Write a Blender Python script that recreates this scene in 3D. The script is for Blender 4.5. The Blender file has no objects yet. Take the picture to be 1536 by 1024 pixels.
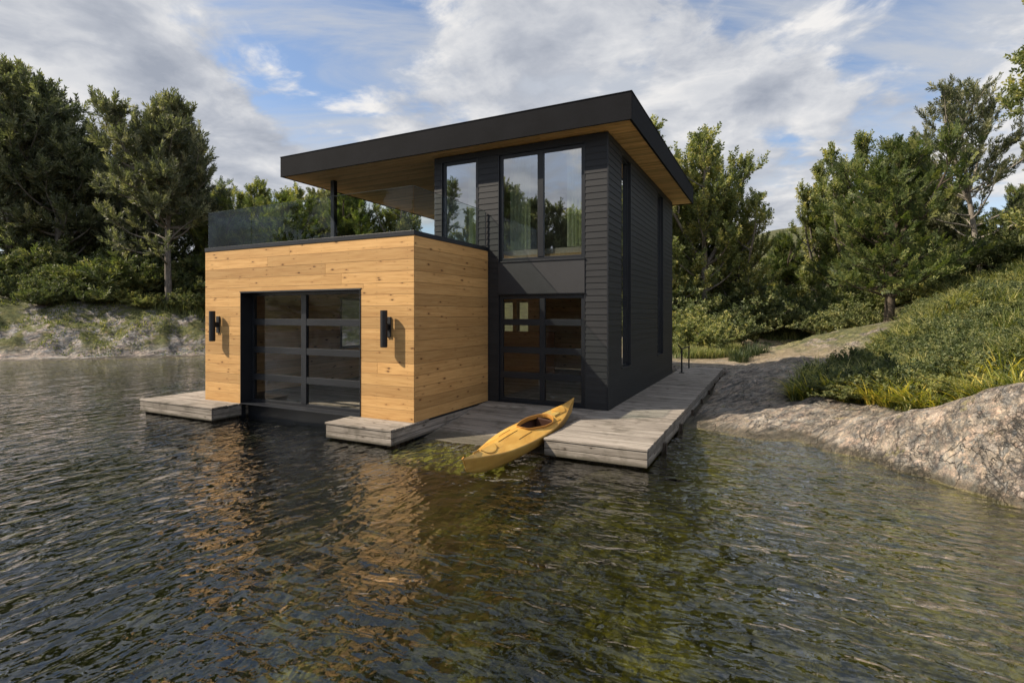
import bpy, math, random
import numpy as np
from math import radians as R_, sin, cos, pi

# ------------------------------------------------------------------ basics
S = bpy.context.scene
C = S.collection
rnd = random.Random(7)
rng = np.random.default_rng(11)

CAM_H = 2.3
YAW = math.atan(392 / 788.0)
FW = np.array([-sin(YAW), cos(YAW)])
RT = np.array([cos(YAW), sin(YAW)])


def at(px, d):
    """ground position at depth d (metres) in the direction of column px of the survey"""
    p = FW * d + RT * ((px - 768) / 788.0 * d)
    return float(p[0]), float(p[1])


def tag(o, label=None, cat=None, group=None, kind=None):
    if label: o['label'] = label
    if cat: o['category'] = cat
    if group: o['group'] = group
    if kind: o['kind'] = kind
    return o


def empty(name, loc=(0, 0, 0), rz=0.0):
    o = bpy.data.objects.new(name, None)
    C.objects.link(o)
    o.location = loc
    o.rotation_euler = (0, 0, rz)
    o.empty_display_size = 0.2
    return o


def link(name, me, parent=None, m=None):
    o = bpy.data.objects.new(name, me)
    C.objects.link(o)
    if parent is not None: o.parent = parent
    if m is not None and not me.materials: me.materials.append(m)
    return o


def npmesh(name, V, F, smooth=False, tint=None, gc=None):
    """V (n,3), F (m,k) array of one face size"""
    me = bpy.data.meshes.new(name)
    V = np.asarray(V, dtype=np.float32); F = np.asarray(F, dtype=np.int32)
    k = F.shape[1]
    me.vertices.add(len(V)); me.vertices.foreach_set('co', V.ravel())
    me.loops.add(F.size); me.loops.foreach_set('vertex_index', F.ravel())
    me.polygons.add(len(F))
    me.polygons.foreach_set('loop_start', np.arange(0, F.size, k, dtype=np.int32))
    me.polygons.foreach_set('loop_total', np.full(len(F), k, dtype=np.int32))
    if smooth: me.polygons.foreach_set('use_smooth', np.ones(len(F), dtype=bool))
    if tint is not None:
        a = me.attributes.new('tint', 'FLOAT', 'POINT'); a.data.foreach_set('value', np.asarray(tint, dtype=np.float32))
    me.update(calc_edges=True)
    return me


class MB:
    """collects boxes / prisms, each vertex carrying gc = (along, across, random)"""
    def __init__(s, parent=None):
        s.v = []; s.f = []; s.g = []
        s.o = tuple(parent.location) if parent is not None else (0, 0, 0)
        s.parent = parent

    def poly(s, verts, faces, axis='x', t=None):
        t = rnd.random() if t is None else t
        b = len(s.v); j = rnd.random() * 20
        for v in verts:
            if axis == 'x': g = (v[0] + j, v[1] + v[2], t)
            elif axis == 'y': g = (v[1] + j, v[0] + v[2], t)
            else: g = (v[2] + j, v[0] + v[1], t)
            s.v.append((v[0] - s.o[0], v[1] - s.o[1], v[2] - s.o[2])); s.g.append(g)
        s.f += [tuple(i + b for i in f) for f in faces]

    BF = [(0, 3, 2, 1), (4, 5, 6, 7), (0, 1, 5, 4), (1, 2, 6, 5), (2, 3, 7, 6), (3, 0, 4, 7)]

    def box(s, x0, x1, y0, y1, z0, z1, axis='x', t=None):
        s.poly([(x0, y0, z0), (x1, y0, z0), (x1, y1, z0), (x0, y1, z0),
                (x0, y0, z1), (x1, y0, z1), (x1, y1, z1), (x0, y1, z1)], s.BF, axis, t)

    def tube(s, pts, r, n=10, cap=True):
        pts = [np.array(p, float) for p in pts]
        rs = r if hasattr(r, '__len__') else [r] * len(pts)
        vs = []; fs = []
        for i, p in enumerate(pts):
            d = pts[min(i + 1, len(pts) - 1)] - pts[max(i - 1, 0)]
            d /= np.linalg.norm(d) + 1e-9
            a = np.cross(d, (0, 0, 1)) if abs(d[2]) < .9 else np.cross(d, (0, 1, 0))
            a /= np.linalg.norm(a); b = np.cross(d, a)
            for k in range(n):
                th = 2 * pi * k / n
                vs.append(tuple(p + rs[i] * (a * cos(th) + b * sin(th))))
        for i in range(len(pts) - 1):
            for k in range(n):
                k2 = (k + 1) % n
                fs.append((i * n + k, i * n + k2, (i + 1) * n + k2, (i + 1) * n + k))
        if cap:
            fs.append(tuple(range(n))); fs.append(tuple((len(pts) - 1) * n + k for k in reversed(range(n))))
        s.poly(vs, fs, 'z')

    def build(s, name, m, parent='own', bevel=0, smooth=False):
        me = bpy.data.meshes.new(name)
        me.from_pydata(s.v, [], s.f)
        a = me.attributes.new('gc', 'FLOAT_VECTOR', 'POINT')
        a.data.foreach_set('vector', np.array(s.g, dtype=np.float32).ravel())
        import bmesh
        bm = bmesh.new(); bm.from_mesh(me); bmesh.ops.recalc_face_normals(bm, faces=bm.faces); bm.to_mesh(me); bm.free()
        if smooth: me.polygons.foreach_set('use_smooth', np.ones(len(me.polygons), dtype=bool))
        o = link(name, me, s.parent if parent == 'own' else parent, m)
        if bevel:
            md = o.modifiers.new('bevel', 'BEVEL'); md.width = bevel; md.segments = 2; md.limit_method = 'ANGLE'
            md.harden_normals = False
        return o


# ------------------------------------------------------------------ material helpers
class NT:
    def __init__(s, name):
        s.m = bpy.data.materials.new(name); s.m.use_nodes = True
        s.t = s.m.node_tree; s.t.nodes.clear()
        s.out = s.n('ShaderNodeOutputMaterial')

    def n(s, ty, **k):
        nd = s.t.nodes.new(ty)
        for a, b in k.items():
            if a.startswith('i_'):
                key = a[2:]; key = int(key) if key.isdigit() else key.replace('_', ' ')
                s.set(nd.inputs[key], b)
            else: setattr(nd, a, b)
        return nd

    def set(s, sock, v):
        if isinstance(v, bpy.types.NodeSocket): s.t.links.new(v, sock)
        elif isinstance(v, bpy.types.Node): s.t.links.new(v.outputs[0], sock)
        else:
            if isinstance(v, (tuple, list)) and len(v) == 3 and sock.type == 'RGBA': v = (*v, 1)
            sock.default_value = v

    def math(s, op, a, b=0.0, c=None, clamp=False):
        nd = s.n('ShaderNodeMath', operation=op, use_clamp=clamp)
        s.set(nd.inputs[0], a); s.set(nd.inputs[1], b)
        if c is not None: s.set(nd.inputs[2], c)
        return nd.outputs[0]

    def vmath(s, op, a, b=(0, 0, 0)):
        nd = s.n('ShaderNodeVectorMath', operation=op)
        s.set(nd.inputs[0], a)
        if op == 'SCALE': s.set(nd.inputs[3], b)
        else: s.set(nd.inputs[1], b)
        return nd.outputs['Value'] if op in ('DOT_PRODUCT', 'LENGTH', 'DISTANCE') else nd.outputs[0]

    def noise(s, vec, scale=1.0, detail=4, rough=.55, dim='3D', dist=0.0, col=False):
        nd = s.n('ShaderNodeTexNoise', noise_dimensions=dim)
        s.set(nd.inputs['Vector'], vec); nd.inputs['Scale'].default_value = scale
        nd.inputs['Detail'].default_value = detail; nd.inputs['Roughness'].default_value = rough
        nd.inputs['Distortion'].default_value = dist
        return nd.outputs['Color' if col else 'Fac']

    def ramp(s, fac, stops, interp='LINEAR'):
        nd = s.n('ShaderNodeValToRGB'); nd.color_ramp.interpolation = interp
        e = nd.color_ramp.elements
        while len(e) < len(stops): e.new(0.5)
        for i, (p, c) in enumerate(stops):
            e[i].position = p
            e[i].color = (c, c, c, 1) if isinstance(c, (int, float)) else (*c[:3], 1)
        s.set(nd.inputs[0], fac)
        return nd.outputs[0]

    def mix(s, fac, a, b, mode='MIX'):
        nd = s.n('ShaderNodeMix', data_type='RGBA', blend_type=mode)
        s.set(nd.inputs[0], fac); s.set(nd.inputs[6], a); s.set(nd.inputs[7], b)
        return nd.outputs[2]

    def rng(s, v, a, b, c=0.0, d=1.0, smooth=True):
        nd = s.n('ShaderNodeMapRange', interpolation_type='SMOOTHSTEP' if smooth else 'LINEAR')
        s.set(nd.inputs[0], v); s.set(nd.inputs[1], a); s.set(nd.inputs[2], b); s.set(nd.inputs[3], c); s.set(nd.inputs[4], d)
        return nd.outputs[0]

    def xyz(s, v):
        nd = s.n('ShaderNodeSeparateXYZ'); s.set(nd.inputs[0], v); return nd.outputs

    def comb(s, x, y, z):
        nd = s.n('ShaderNodeCombineXYZ'); s.set(nd.inputs[0], x); s.set(nd.inputs[1], y); s.set(nd.inputs[2], z); return nd.outputs[0]

    def bump(s, h, dist=.01, strength=1.0, normal=None):
        nd = s.n('ShaderNodeBump'); s.set(nd.inputs['Height'], h)
        nd.inputs['Distance'].default_value = dist; nd.inputs['Strength'].default_value = strength
        if normal is not None: s.set(nd.inputs['Normal'], normal)
        return nd.outputs[0]

    def pos(s): return s.n('ShaderNodeNewGeometry').outputs['Position']
    def obj(s): return s.n('ShaderNodeTexCoord').outputs['Object']
    def attr(s, name): return s.n('ShaderNodeAttribute', attribute_name=name)

    def pbr(s, col, rough=.6, spec=.5, normal=None, metal=0.0, coat=0.0):
        p = s.n('ShaderNodeBsdfPrincipled')
        s.set(p.inputs['Base Color'], col); s.set(p.inputs['Roughness'], rough)
        s.set(p.inputs['Specular IOR Level'], spec); s.set(p.inputs['Metallic'], metal)
        if coat: p.inputs['Coat Weight'].default_value = coat; p.inputs['Coat Roughness'].default_value = .15
        if normal is not None: s.set(p.inputs['Normal'], normal)
        return p.outputs[0]

    def done(s, sh):
        s.t.links.new(sh, s.out.inputs[0]); return s.m


M = {}


def wood_mat(name, c_dark, c_mid, c_light, knots=True, rough=.6, kn=.09, grey=0.0):
    n = NT(name)
    g = n.attr('gc').outputs['Vector']; x, y, z = n.xyz(g)[:3]
    v = n.comb(n.math('MULTIPLY', x, .9), n.math('MULTIPLY', y, 16), n.math('MULTIPLY', z, 37))
    fib = n.noise(v, 1.6, 6, .65, dist=.6)
    v2 = n.comb(n.math('MULTIPLY', x, .35), n.math('MULTIPLY', y, 3), n.math('MULTIPLY', z, 91))
    big = n.noise(v2, 1.5, 3, .5)
    c = n.ramp(fib, [(.28, c_dark), (.5, c_mid), (.72, c_light)])
    tintc = n.ramp(z, [(0, .74), (.35, .93), (.65, 1.03), (1, 1.18)])
    c = n.mix(1.0, c, tintc, 'MULTIPLY')
    c = n.mix(n.rng(big, .45, .75, 0, .35), c, c_dark)
    h = fib
    if knots:
        w = n.comb(n.math('MULTIPLY', x, 2.3), n.math('MULTIPLY', y, 6.5), n.math('MULTIPLY', z, 53))
        wob = n.vmath('ADD', w, n.vmath('SCALE', n.noise(g, 25, 2, .5, col=True), .12))
        vo = n.n('ShaderNodeTexVoronoi', voronoi_dimensions='2D')
        zz = n.math('MULTIPLY', z, 53)
        n.set(vo.inputs['Vector'], n.vmath('ADD', wob, n.comb(zz, zz, 0))); vo.inputs['Scale'].default_value = 1.0
        pr = n.xyz(vo.outputs['Color'])
        rad = n.math('MULTIPLY', n.rng(pr[0], .45, 1.0, 0, 1, False), kn)
        k = n.rng(n.math('SUBTRACT', vo.outputs['Distance'], rad), -.03, .015, 1, 0)
        k = n.math('MULTIPLY', k, n.math('GREATER_THAN', pr[0], .5))
        halo = n.rng(n.math('SUBTRACT', vo.outputs['Distance'], rad), 0, .16, .45, 0)
        halo = n.math('MULTIPLY', halo, n.math('GREATER_THAN', pr[0], .5))
        c = n.mix(halo, c, n.mix(.5, c_dark, (c_dark[0] * .6, c_dark[1] * .45, c_dark[2] * .35)))
        c = n.mix(n.math('MULTIPLY', k, .9), c, (c_dark[0] * .13, c_dark[1] * .09, c_dark[2] * .08))
    if grey:
        p = n.pos()
        st = n.noise(p, 2.2, 5, .6)
        c = n.mix(n.rng(st, .5, .68, 0, grey), c, (c_dark[0] * .55, c_dark[1] * .56, c_dark[2] * .5))
        cr = n.noise(n.comb(n.math('MULTIPLY', x, .8), n.math('MULTIPLY', y, 55), zz if knots else z), 1.0, 3, .5)
        c = n.mix(n.rng(cr, .62, .70, 0, .75), c, (c_dark[0] * .25, c_dark[1] * .24, c_dark[2] * .22))
    if grey:
        zz_ = n.xyz(n.pos())[2]
        wl = n.math('ADD', zz_, n.math('MULTIPLY', n.noise(n.pos(), 6, 3, .6), -.05))
        c = n.mix(n.rng(wl, .075, .02, 0, .75), c, (.06, .055, .035))
        c = n.mix(n.rng(zz_, .0, -.06, 0, .7), c, (.46, .43, .15))
    return n.done(n.pbr(c, rough, .35, n.bump(h, .004, .7)))


M['cedar'] = wood_mat('cedar_cladding', (.47, .25, .088), (.63, .37, .14), (.73, .455, .19), kn=.10)
M['soffit'] = wood_mat('soffit_wood', (.56, .34, .13), (.80, .54, .24), (.90, .68, .36), kn=.05)
M['inner'] = wood_mat('interior_board', (.48, .29, .13), (.70, .46, .23), (.82, .60, .34), kn=.13)
M['dock'] = wood_mat('weathered_dock', (.15, .13, .105), (.31, .272, .23), (.47, .425, .365), rough=.85, kn=.10, grey=.55)
M['brown'] = wood_mat('warm_partition', (.20, .08, .03), (.32, .14, .05), (.40, .19, .08), kn=.08)


def dark_mat(name, col, rough, grain=0.0, scale=60, bumpd=.002, spec=.4):
    n = NT(name); p = n.pos()
    a = n.noise(p, scale, 4, .6); b = n.noise(p, 1.3, 4, .6)
    c = n.mix(n.rng(b, .3, .7), tuple(k * .82 for k in col), tuple(k * 1.22 for k in col))
    c = n.mix(n.rng(a, .45, .8, 0, grain), c, tuple(min(1, k * 2.6 + .01) for k in col))
    return n.done(n.pbr(c, rough, spec, n.bump(a, bumpd, .6)))


M['frame'] = dark_mat('black_aluminium', (.012, .014, .018), .42)
M['fascia'] = dark_mat('black_roof_trim', (.008, .0085, .0105), .85, .18, 45, .004, .15)
M['panel'] = dark_mat('charcoal_panel', (.027, .028, .031), .65, .25, 80, .001)
M['lamp'] = dark_mat('matt_black_lamp', (.010, .010, .012), .5)


def siding_mat():
    n = NT('charcoal_siding')
    x, y, z = n.xyz(n.attr('gc').outputs['Vector'])[:3]
    v = n.comb(n.math('MULTIPLY', x, 1.2), n.math('MULTIPLY', y, 30), n.math('MULTIPLY', z, 37))
    f = n.noise(v, 2.0, 5, .6)
    c = n.ramp(f, [(.3, (.0085, .0098, .012)), (.7, (.020, .021, .0235))])
    c = n.mix(1.0, c, n.ramp(z, [(0, .8), (1, 1.2)]), 'MULTIPLY')
    d = n.noise(n.pos(), 1.1, 5, .6)
    c = n.mix(n.rng(d, .55, .8, 0, .3), c, (.032, .031, .030))
    return n.done(n.pbr(c, .62, .4, n.bump(f, .003, .7)))


M['siding'] = siding_mat()


def glass_mat(name, tint, base, wav=0.0, gain=1.5):
    """thin pane: clear film with a mirror coat that grows towards grazing"""
    n = NT(name)
    ge = n.n('ShaderNodeNewGeometry')
    cs = n.math('ABSOLUTE', n.vmath('DOT_PRODUCT', ge.outputs['Normal'], ge.outputs['Incoming']))
    sch = n.math('ADD', n.math('MULTIPLY', n.math('POWER', n.math('SUBTRACT', 1.0, cs, clamp=True), 5.0), .94), .05)
    f = n.math('ADD', n.math('MULTIPLY', sch, gain), base, clamp=True)
    tr = n.n('ShaderNodeBsdfTransparent', i_Color=tint)
    gl = n.n('ShaderNodeBsdfGlossy', i_Color=(.93, .96, 1.0), i_Roughness=.0)
    if wav:
        n.set(gl.inputs['Normal'], n.bump(n.noise(n.pos(), .8, 1, .4), wav, 1.0))
    mx = n.n('ShaderNodeMixShader'); n.set(mx.inputs[0], f)
    n.set(mx.inputs[1], tr.outputs[0]); n.set(mx.inputs[2], gl.outputs[0])
    return n.done(mx.outputs[0])


M['glass_up'] = glass_mat('coated_window_glass', (.74, .80, .78), .36, .0)
M['glass_door'] = glass_mat('door_glass', (.93, .94, .91), .02, .0, 1.0)
M['glass_rail'] = glass_mat('balustrade_glass', (.78, .84, .82), .0, 0, .5)


def curtain_mat():
    n = NT('sheer_curtain')
    d = n.n('ShaderNodeBsdfDiffuse', i_Color=(.80, .84, .68)); t = n.n('ShaderNodeBsdfTranslucent', i_Color=(.80, .86, .62))
    mx = n.n('ShaderNodeMixShader', i_0=.5); n.set(mx.inputs[1], d.outputs[0]); n.set(mx.inputs[2], t.outputs[0])
    return n.done(mx.outputs[0])


M['curtain'] = curtain_mat()


def plaster():
    n = NT('interior_plaster')
    return n.done(n.pbr(n.mix(n.noise(n.pos(), 3, 3, .5), (.50, .45, .38), (.58, .53, .46)), .8, .3))


M['plaster'] = plaster()


def leaf_mat(name, dark, light, hi, trans=.35):
    n = NT(name)
    t = n.attr('tint').outputs['Fac']
    oi = n.n('ShaderNodeObjectInfo').outputs['Random']
    c = n.ramp(t, [(0, dark), (.50, light), (.80, hi), (1, hi)])
    c = n.mix(1.0, c, n.ramp(oi, [(0, (.82, .86, .82)), (.5, (1, 1, 1)), (1, (1.15, 1.12, .98))]), 'MULTIPLY')
    p = n.pbr(c, .55, .35)
    tr = n.n('ShaderNodeBsdfTranslucent'); n.set(tr.inputs[0], n.mix(1.0, c, (1.1, 1.25, .6), 'MULTIPLY'))
    mx = n.n('ShaderNodeMixShader', i_0=trans); n.set(mx.inputs[1], p); n.set(mx.inputs[2], tr.outputs[0])
    return n.done(mx.outputs[0])


M['pine'] = leaf_mat('pine_needles', (.070, .080, .050), (.195, .205, .125), (.42, .39, .24), .32)
M['spruce'] = leaf_mat('dense_green_needles', (.042, .062, .024), (.130, .168, .056), (.31, .31, .10), .34)
M['broad'] = leaf_mat('broad_leaves', (.10, .12, .045), (.28, .30, .125), (.58, .50, .18), .38)
M['shrub'] = leaf_mat('shrub_leaves', (.050, .066, .030), (.150, .180, .075), (.36, .35, .15), .28)
M['grass'] = leaf_mat('bank_grass', (.045, .07, .022), (.155, .19, .06), (.48, .44, .19), .35)
M['sedge'] = leaf_mat('golden_sedge', (.08, .12, .02), (.38, .38, .07), (.88, .68, .15), .35)
M['reed'] = leaf_mat('dark_reed', (.015, .03, .014), (.04, .065, .03), (.10, .12, .05), .25)


def bark_mat(name, a, b):
    n = NT(name); o = n.obj()
    x, y, z = n.xyz(o)[:3]
    f = n.noise(n.comb(n.math('MULTIPLY', x, 4), n.math('MULTIPLY', y, 4), z), 4, 5, .65, dist=.5)
    return n.done(n.pbr(n.ramp(f, [(.3, a), (.7, b)]), .9, .2, n.bump(f, .03, .8)))


M['bark'] = bark_mat('grey_bark', (.10, .085, .07), (.34, .30, .26))
M['palebark'] = bark_mat('pale_bark', (.15, .13, .11), (.42, .38, .33))
M['bark2'] = bark_mat('dark_bark', (.04, .032, .025), (.16, .13, .10))


def kayak_mat(name, a, b, c2):
    n = NT(name); o = n.obj()
    x, y, z = n.xyz(o)[:3]
    f = n.noise(n.comb(n.math('MULTIPLY', x, 2), n.math('MULTIPLY', y, .8), n.math('MULTIPLY', z, 3)), 3, 5, .6, dist=.5)
    c = n.ramp(f, [(.25, a), (.55, b), (.8, c2)])
    sc = n.noise(n.comb(n.math('MULTIPLY', x, 18), n.math('MULTIPLY', y, 1.2), n.math('MULTIPLY', z, 9)), 2, 3, .6)
    c = n.mix(n.rng(sc, .62, .72, 0, .35), c, (.45, .28, .10))
    return n.done(n.pbr(c, n.rng(f, .3, .7, .32, .5), .5, n.bump(f, .004, .5), coat=.25))


M['kayak'] = kayak_mat('kayak_shell', (.52, .26, .05), (.68, .39, .085), (.76, .50, .15))
M['kayak_rim'] = dark_mat('kayak_coaming', (.50, .24, .05), .4)
M['kayak_in'] = dark_mat('kayak_interior', (.060, .022, .010), .7)
M['cord'] = dark_mat('deck_line', (.30, .16, .03), .6)
M['hatch'] = dark_mat('kayak_hatch', (.48, .33, .10), .5)


# ------------------------------------------------------------------ numpy noise
_tab = rng.random((256, 256))


def vn(x, y, seed=0):
    x = x + seed * 17.13; y = y + seed * 9.71
    xi = np.floor(x).astype(int); yi = np.floor(y).astype(int)
    fx = x - xi; fy = y - yi
    fx = fx * fx * fx * (fx * (fx * 6 - 15) + 10); fy = fy * fy * fy * (fy * (fy * 6 - 15) + 10)
    g = lambda a, b: _tab[a & 255, b & 255]
    return (g(xi, yi) * (1 - fx) + g(xi + 1, yi) * fx) * (1 - fy) + (g(xi, yi + 1) * (1 - fx) + g(xi + 1, yi + 1) * fx) * fy


def fbm(x, y, o=4, seed=0, gain=.5):
    s = 0; a = 1; tot = 0
    for i in range(o):
        c, sn = cos(.6 * i), sin(.6 * i)
        s = s + a * (vn((x * c - y * sn) * 2 ** i, (x * sn + y * c) * 2 ** i, seed + i) * 2 - 1); tot += a; a *= gain
    return s / tot


def ridge(x, y, o=4, seed=0):
    s = 0; a = 1; tot = 0
    for i in range(o):
        s = s + a * (1 - np.abs(vn(x * 2 ** i, y * 2 ** i, seed + i) * 2 - 1)); tot += a; a *= .5
    return s / tot


# ------------------------------------------------------------------ terrain
def D(px, py, d):
    x, y = at(px, d); return (x, y, CAM_H + (471 - py) / 788.0 * d)


CP = []
for px, py in ((1040, 640), (1075, 648), (1110, 655), (1200, 668), (1300, 690), (1400, 720), (1470, 742), (1536, 765)):
    CP.append(D(px, py, 788 * CAM_H / (py - 471)))
    x, y = at(px, 788 * CAM_H / (py - 471) - .5); CP.append((x, y, -.17))
    x, y = at(px, 788 * CAM_H / (py - 471) - 1.5); CP.append((x, y, -.42))
for px, py in ((0, 543), (60, 542), (100, 541), (200, 538), (305, 535)):
    d = 788 * CAM_H / (py - 471)
    CP.append(D(px, py, d)); x, y = at(px, d - 1); CP.append((x, y, -.35)); x, y = at(px, d - 4); CP.append((x, y, -1.3))
CP += [D(*a) for a in (
    (1536, 630, 6.6), (1470, 634, 7.05), (1420, 641, 7.5), (1340, 650, 8.2), (1280, 658, 8.7), (1200, 652, 9.75), 
    (1180, 607, 12.0), (1300, 617, 10.3), (1400, 624, 9.1), (1470, 622, 8.5), (1536, 604, 7.9),
    (1330, 572, 13.5), (1450, 552, 11.8), (1536, 545, 10.3), (1536, 458, 16.5), (1450, 462, 18), (1400, 482, 18), (1370, 497, 19.5), (1340, 520, 19),
    (1600, 520, 11), (1650, 590, 7), (1700, 455, 16), (1536, 437, 21), (1460, 436, 24),
    (1060, 600, 13.5), (1110, 590, 14), (1090, 560, 17), (1150, 565, 15.8), (1120, 548, 20), (1200, 536, 19.5), (1210, 514, 23), (1262, 494, 24), (1335, 486, 25), (1290, 510, 21.5), (1250, 545, 17.5),
    (1200, 522, 27), (1280, 506, 30), (1100, 529, 27), (1160, 521, 31), (1060, 532, 25), (1160, 505, 34), (1200, 502, 36), (1240, 497, 38), (1060, 500, 34), (1010, 505, 36),
    (1330, 470, 30), (1400, 448, 32), (1475, 425, 31), (1560, 420, 33), (1200, 480, 50), (1350, 440, 50), (1050, 470, 50),
    (0, 448, 28.6), (60, 456, 28.8), (150, 463, 29.2), (230, 464, 30), (300, 468, 31), (0, 496, 26.6), (150, 503, 27.5), (300, 502, 29.5), (75, 478, 27.6), (225, 485, 28.6),
    (-60, 440, 27), (-60, 500, 25.5), (0, 430, 34), (150, 440, 35), (280, 445, 36), (0, 400, 50), (280, 420, 50), (380, 460, 40), (450, 465, 34))]
CP += [(-.62, 11.15, .10), (-.1, 11.0, .12), (-1.1, 11.9, .12), (-1.2, 13, .17), (-.4, 12.2, .24), (.3, 11.6, .24), (-.8, 14.5, .30), (-1.0, 16.5, .38), (-1.1, 18.5, .36), (.6, 13.4, .34), (-1.4, 11.45, .02), (-1.7, 11.6, .02), (-1.75, 13.5, .10), (-1.8, 16, .17), (-1.8, 19, .2), (-3, 21.5, .26), (-6, 21, .2), (-3, 10.2, -.35), (-2, 9.2, -.5), (-6, 17, -.3), (-9, 18.5, -.1),
       (-12, 20, .2), (-17, 22, .2), (-22, 21.5, .0), (-22, 19, -.6), (-16, 19.5, -.5), (-13.5, 16, -.9), (-20, 28, 2.0), (-10, 28, 1.4), (-10, 42, 3.5), (-1.5, 24.5, .35),
       (-7, 9, -1.0), (-12, 9, -1.2), (-4, 6, -.75), (-10, 5, -1.5), (-20, 10, -2.4), (-25, 0, -2.8), (-12, -4, -2.6), (0, 4, -.7), (0, 0, -1.2), (2, 5.5, -.5), (-2, 3.5, -.85), (-1, 7, -.62), (-4, -14, -2.5),
       (3.1, 6.6, 0), (4.0, 4.6, 0), (5.5, 2, 0), (8.5, -4, 0), (12, -14, 0), (16, -30, 0), (0, -55, 0), (-25, -50, 0), (-42, -30, 0), (-43, -10, 0), (-39, 3, 0), (-36, 8, 0),
       (5.5, 5.5, 1.0), (8, 9, 2.2), (9, 3, 1.8), (12, -3, 2.0), (16, -13, 2.2), (-44, 5, 3), (-49, -10, 3), (-48, -32, 3), (-26, -58, 3), (0, -62, 3), (20, -34, 3),
       (14, 14, 3.6), (20, 5, 4), (20, 25, 5.5)]
for k in range(20):
    th = 2 * pi * k / 20; CP.append((85 * cos(th) - 10, 85 * sin(th) + 0, 8))
CP = np.array(CP)


def tps_fit(P):
    n = len(P); d2 = ((P[:, None, :2] - P[None, :, :2]) ** 2).sum(-1)
    K = np.where(d2 > 0, d2 * np.log(d2 + 1e-12), 0) * .5
    A = np.zeros((n + 3, n + 3)); A[:n, :n] = K + np.eye(n) * .004
    A[:n, n] = 1; A[:n, n + 1:] = P[:, :2]; A[n, :n] = 1; A[n + 1:, :n] = P[:, :2].T
    return np.linalg.solve(A, np.concatenate([P[:, 2], [0, 0, 0]]))


W = tps_fit(CP)


def tps(x, y):
    out = np.full(x.shape, W[-3]) + W[-2] * x + W[-1] * y
    for (cx, cy, _), w in zip(CP, W[:-3]):
        d2 = (x - cx) ** 2 + (y - cy) ** 2
        out += w * .5 * d2 * np.log(d2 + 1e-12)
    return out


def graded(lo, hi, core, far, n):
    """dense core spacing list + geometric growth out to far"""
    xs = []
    for a, b, s in core: xs += list(np.arange(a, b, s))
    xs.append(core[-1][1])
    g = np.geomspace(.35, far, n)
    left = [xs[0] - v for v in g[::-1]]; right = [xs[-1] + v for v in g]
    return np.array(left + xs + right)


gx = graded(0, 0, [(-42, -27, .16), (-27, -16, .3), (-16, -3, .3), (-3, 8, .075), (8, 16, .3)], 560, 34)
gy = graded(0, 0, [(-8, 4, .4), (4, 6, .15), (6, 20, .09), (20, 38, .17)], 560, 34)
XX, YY = np.meshgrid(gx, gy)
XX = XX; YY = YY
rad = np.hypot(XX + 10, YY)
core = tps(np.clip(XX, -110, 100), np.clip(YY, -100, 100))
hills = 9 + 9 * fbm(XX / 90, YY / 90, 3, 3) + np.clip((rad - 110) / 300, 0, 1) * 16
hx, hy = at(1185, 300)
hills += 30 * np.exp(-(((XX - hx) ** 2 + (YY - hy) ** 2) / (2 * 60 ** 2)))
bl = np.clip((rad - 62) / 40, 0, 1); bl = bl * bl * (3 - 2 * bl)
ZZ = core * (1 - bl) + hills * bl
# rock relief
leftm = np.clip((-20 - XX) / 4, 0, 1) * np.clip((35 - rad * 0 - YY) / 6, 0, 1)
land = np.clip(ZZ / .5, 0, 1)
uu = XX * .5 + YY * .85; vv = XX * .85 - YY * .5
relL = (ridge(XX / 1.7, YY / 1.7, 5, 4) - .62) * 1.5 + fbm(XX / 3.5, YY / 3.5, 3, 9) * .5 + (np.floor(vn(XX / .9 + YY / 2., YY / .6, 44) * 4) / 4 - .4) * .5
ZZ += leftm * (relL * (.12 + .88 * land)) * np.clip(1.25 - np.clip(ZZ - 1.2, 0, 5) * .6, .2, 1) * .50
rightm = np.clip((XX + 2.2) / 1.2, 0, 1) * np.clip((36 - YY) / 4, 0, 1) * np.clip((YY - 2) / 2, 0, 1)
strat = (ridge(uu / 2.6, vv / .75, 4, 21) - .6)
fine = fbm(XX / .55, YY / .45, 4, 31)
low = np.clip((2.2 - ZZ) / 1.2, .25, 1)
ZZ += rightm * low * (.14 * strat + .055 * fine + .10 * fbm(XX / 1.6, YY / 1.4, 2, 51)) * (.25 + .75 * np.clip((ZZ + .1) / .35, 0, 1))
# stepped bedding / block edges on the right ledge
ZZ += rightm * low * .06 * (ridge(XX / .33 + fine, YY / .24, 3, 55) - .6) * (.2 + .8 * np.clip(ZZ / .2, 0, 1))
stp = vn(XX / .8 + fine * .5, YY / .5, 61)
ZZ += rightm * low * .07 * (np.floor(stp * 5) / 5 - .4) * (.25 + .75 * np.clip(ZZ / .3, 0, 1))
bed = np.clip(-ZZ / .4, 0, 1)
ZZ += bed * .10 * (ridge(XX / .9, YY / .9, 3, 71) - .6)
other = (1 - np.clip(leftm + rightm, 0, 1)) * land
ZZ += other * .12 * fbm(XX / 2.3, YY / 2.3, 4, 81)
# keep ground beneath the boathouse floor and decks
ins = (XX > -13.6) & (XX < -1.5) & (YY > 6) & (YY < 21.2)
ZZ = np.where(ins, np.minimum(ZZ, .02 if True else 0), ZZ)
nearh = (XX > -1.6) & (XX < -1.2) & (YY < 21.2) & (YY > 6)
ZZ = np.where(nearh, np.minimum(ZZ, .26), ZZ)

ny, nx = XX.shape
idx = np.arange(nx * ny).reshape(ny, nx)
FQ = np.stack([idx[:-1, :-1], idx[:-1, 1:], idx[1:, 1:], idx[1:, :-1]], -1).reshape(-1, 4)


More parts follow.
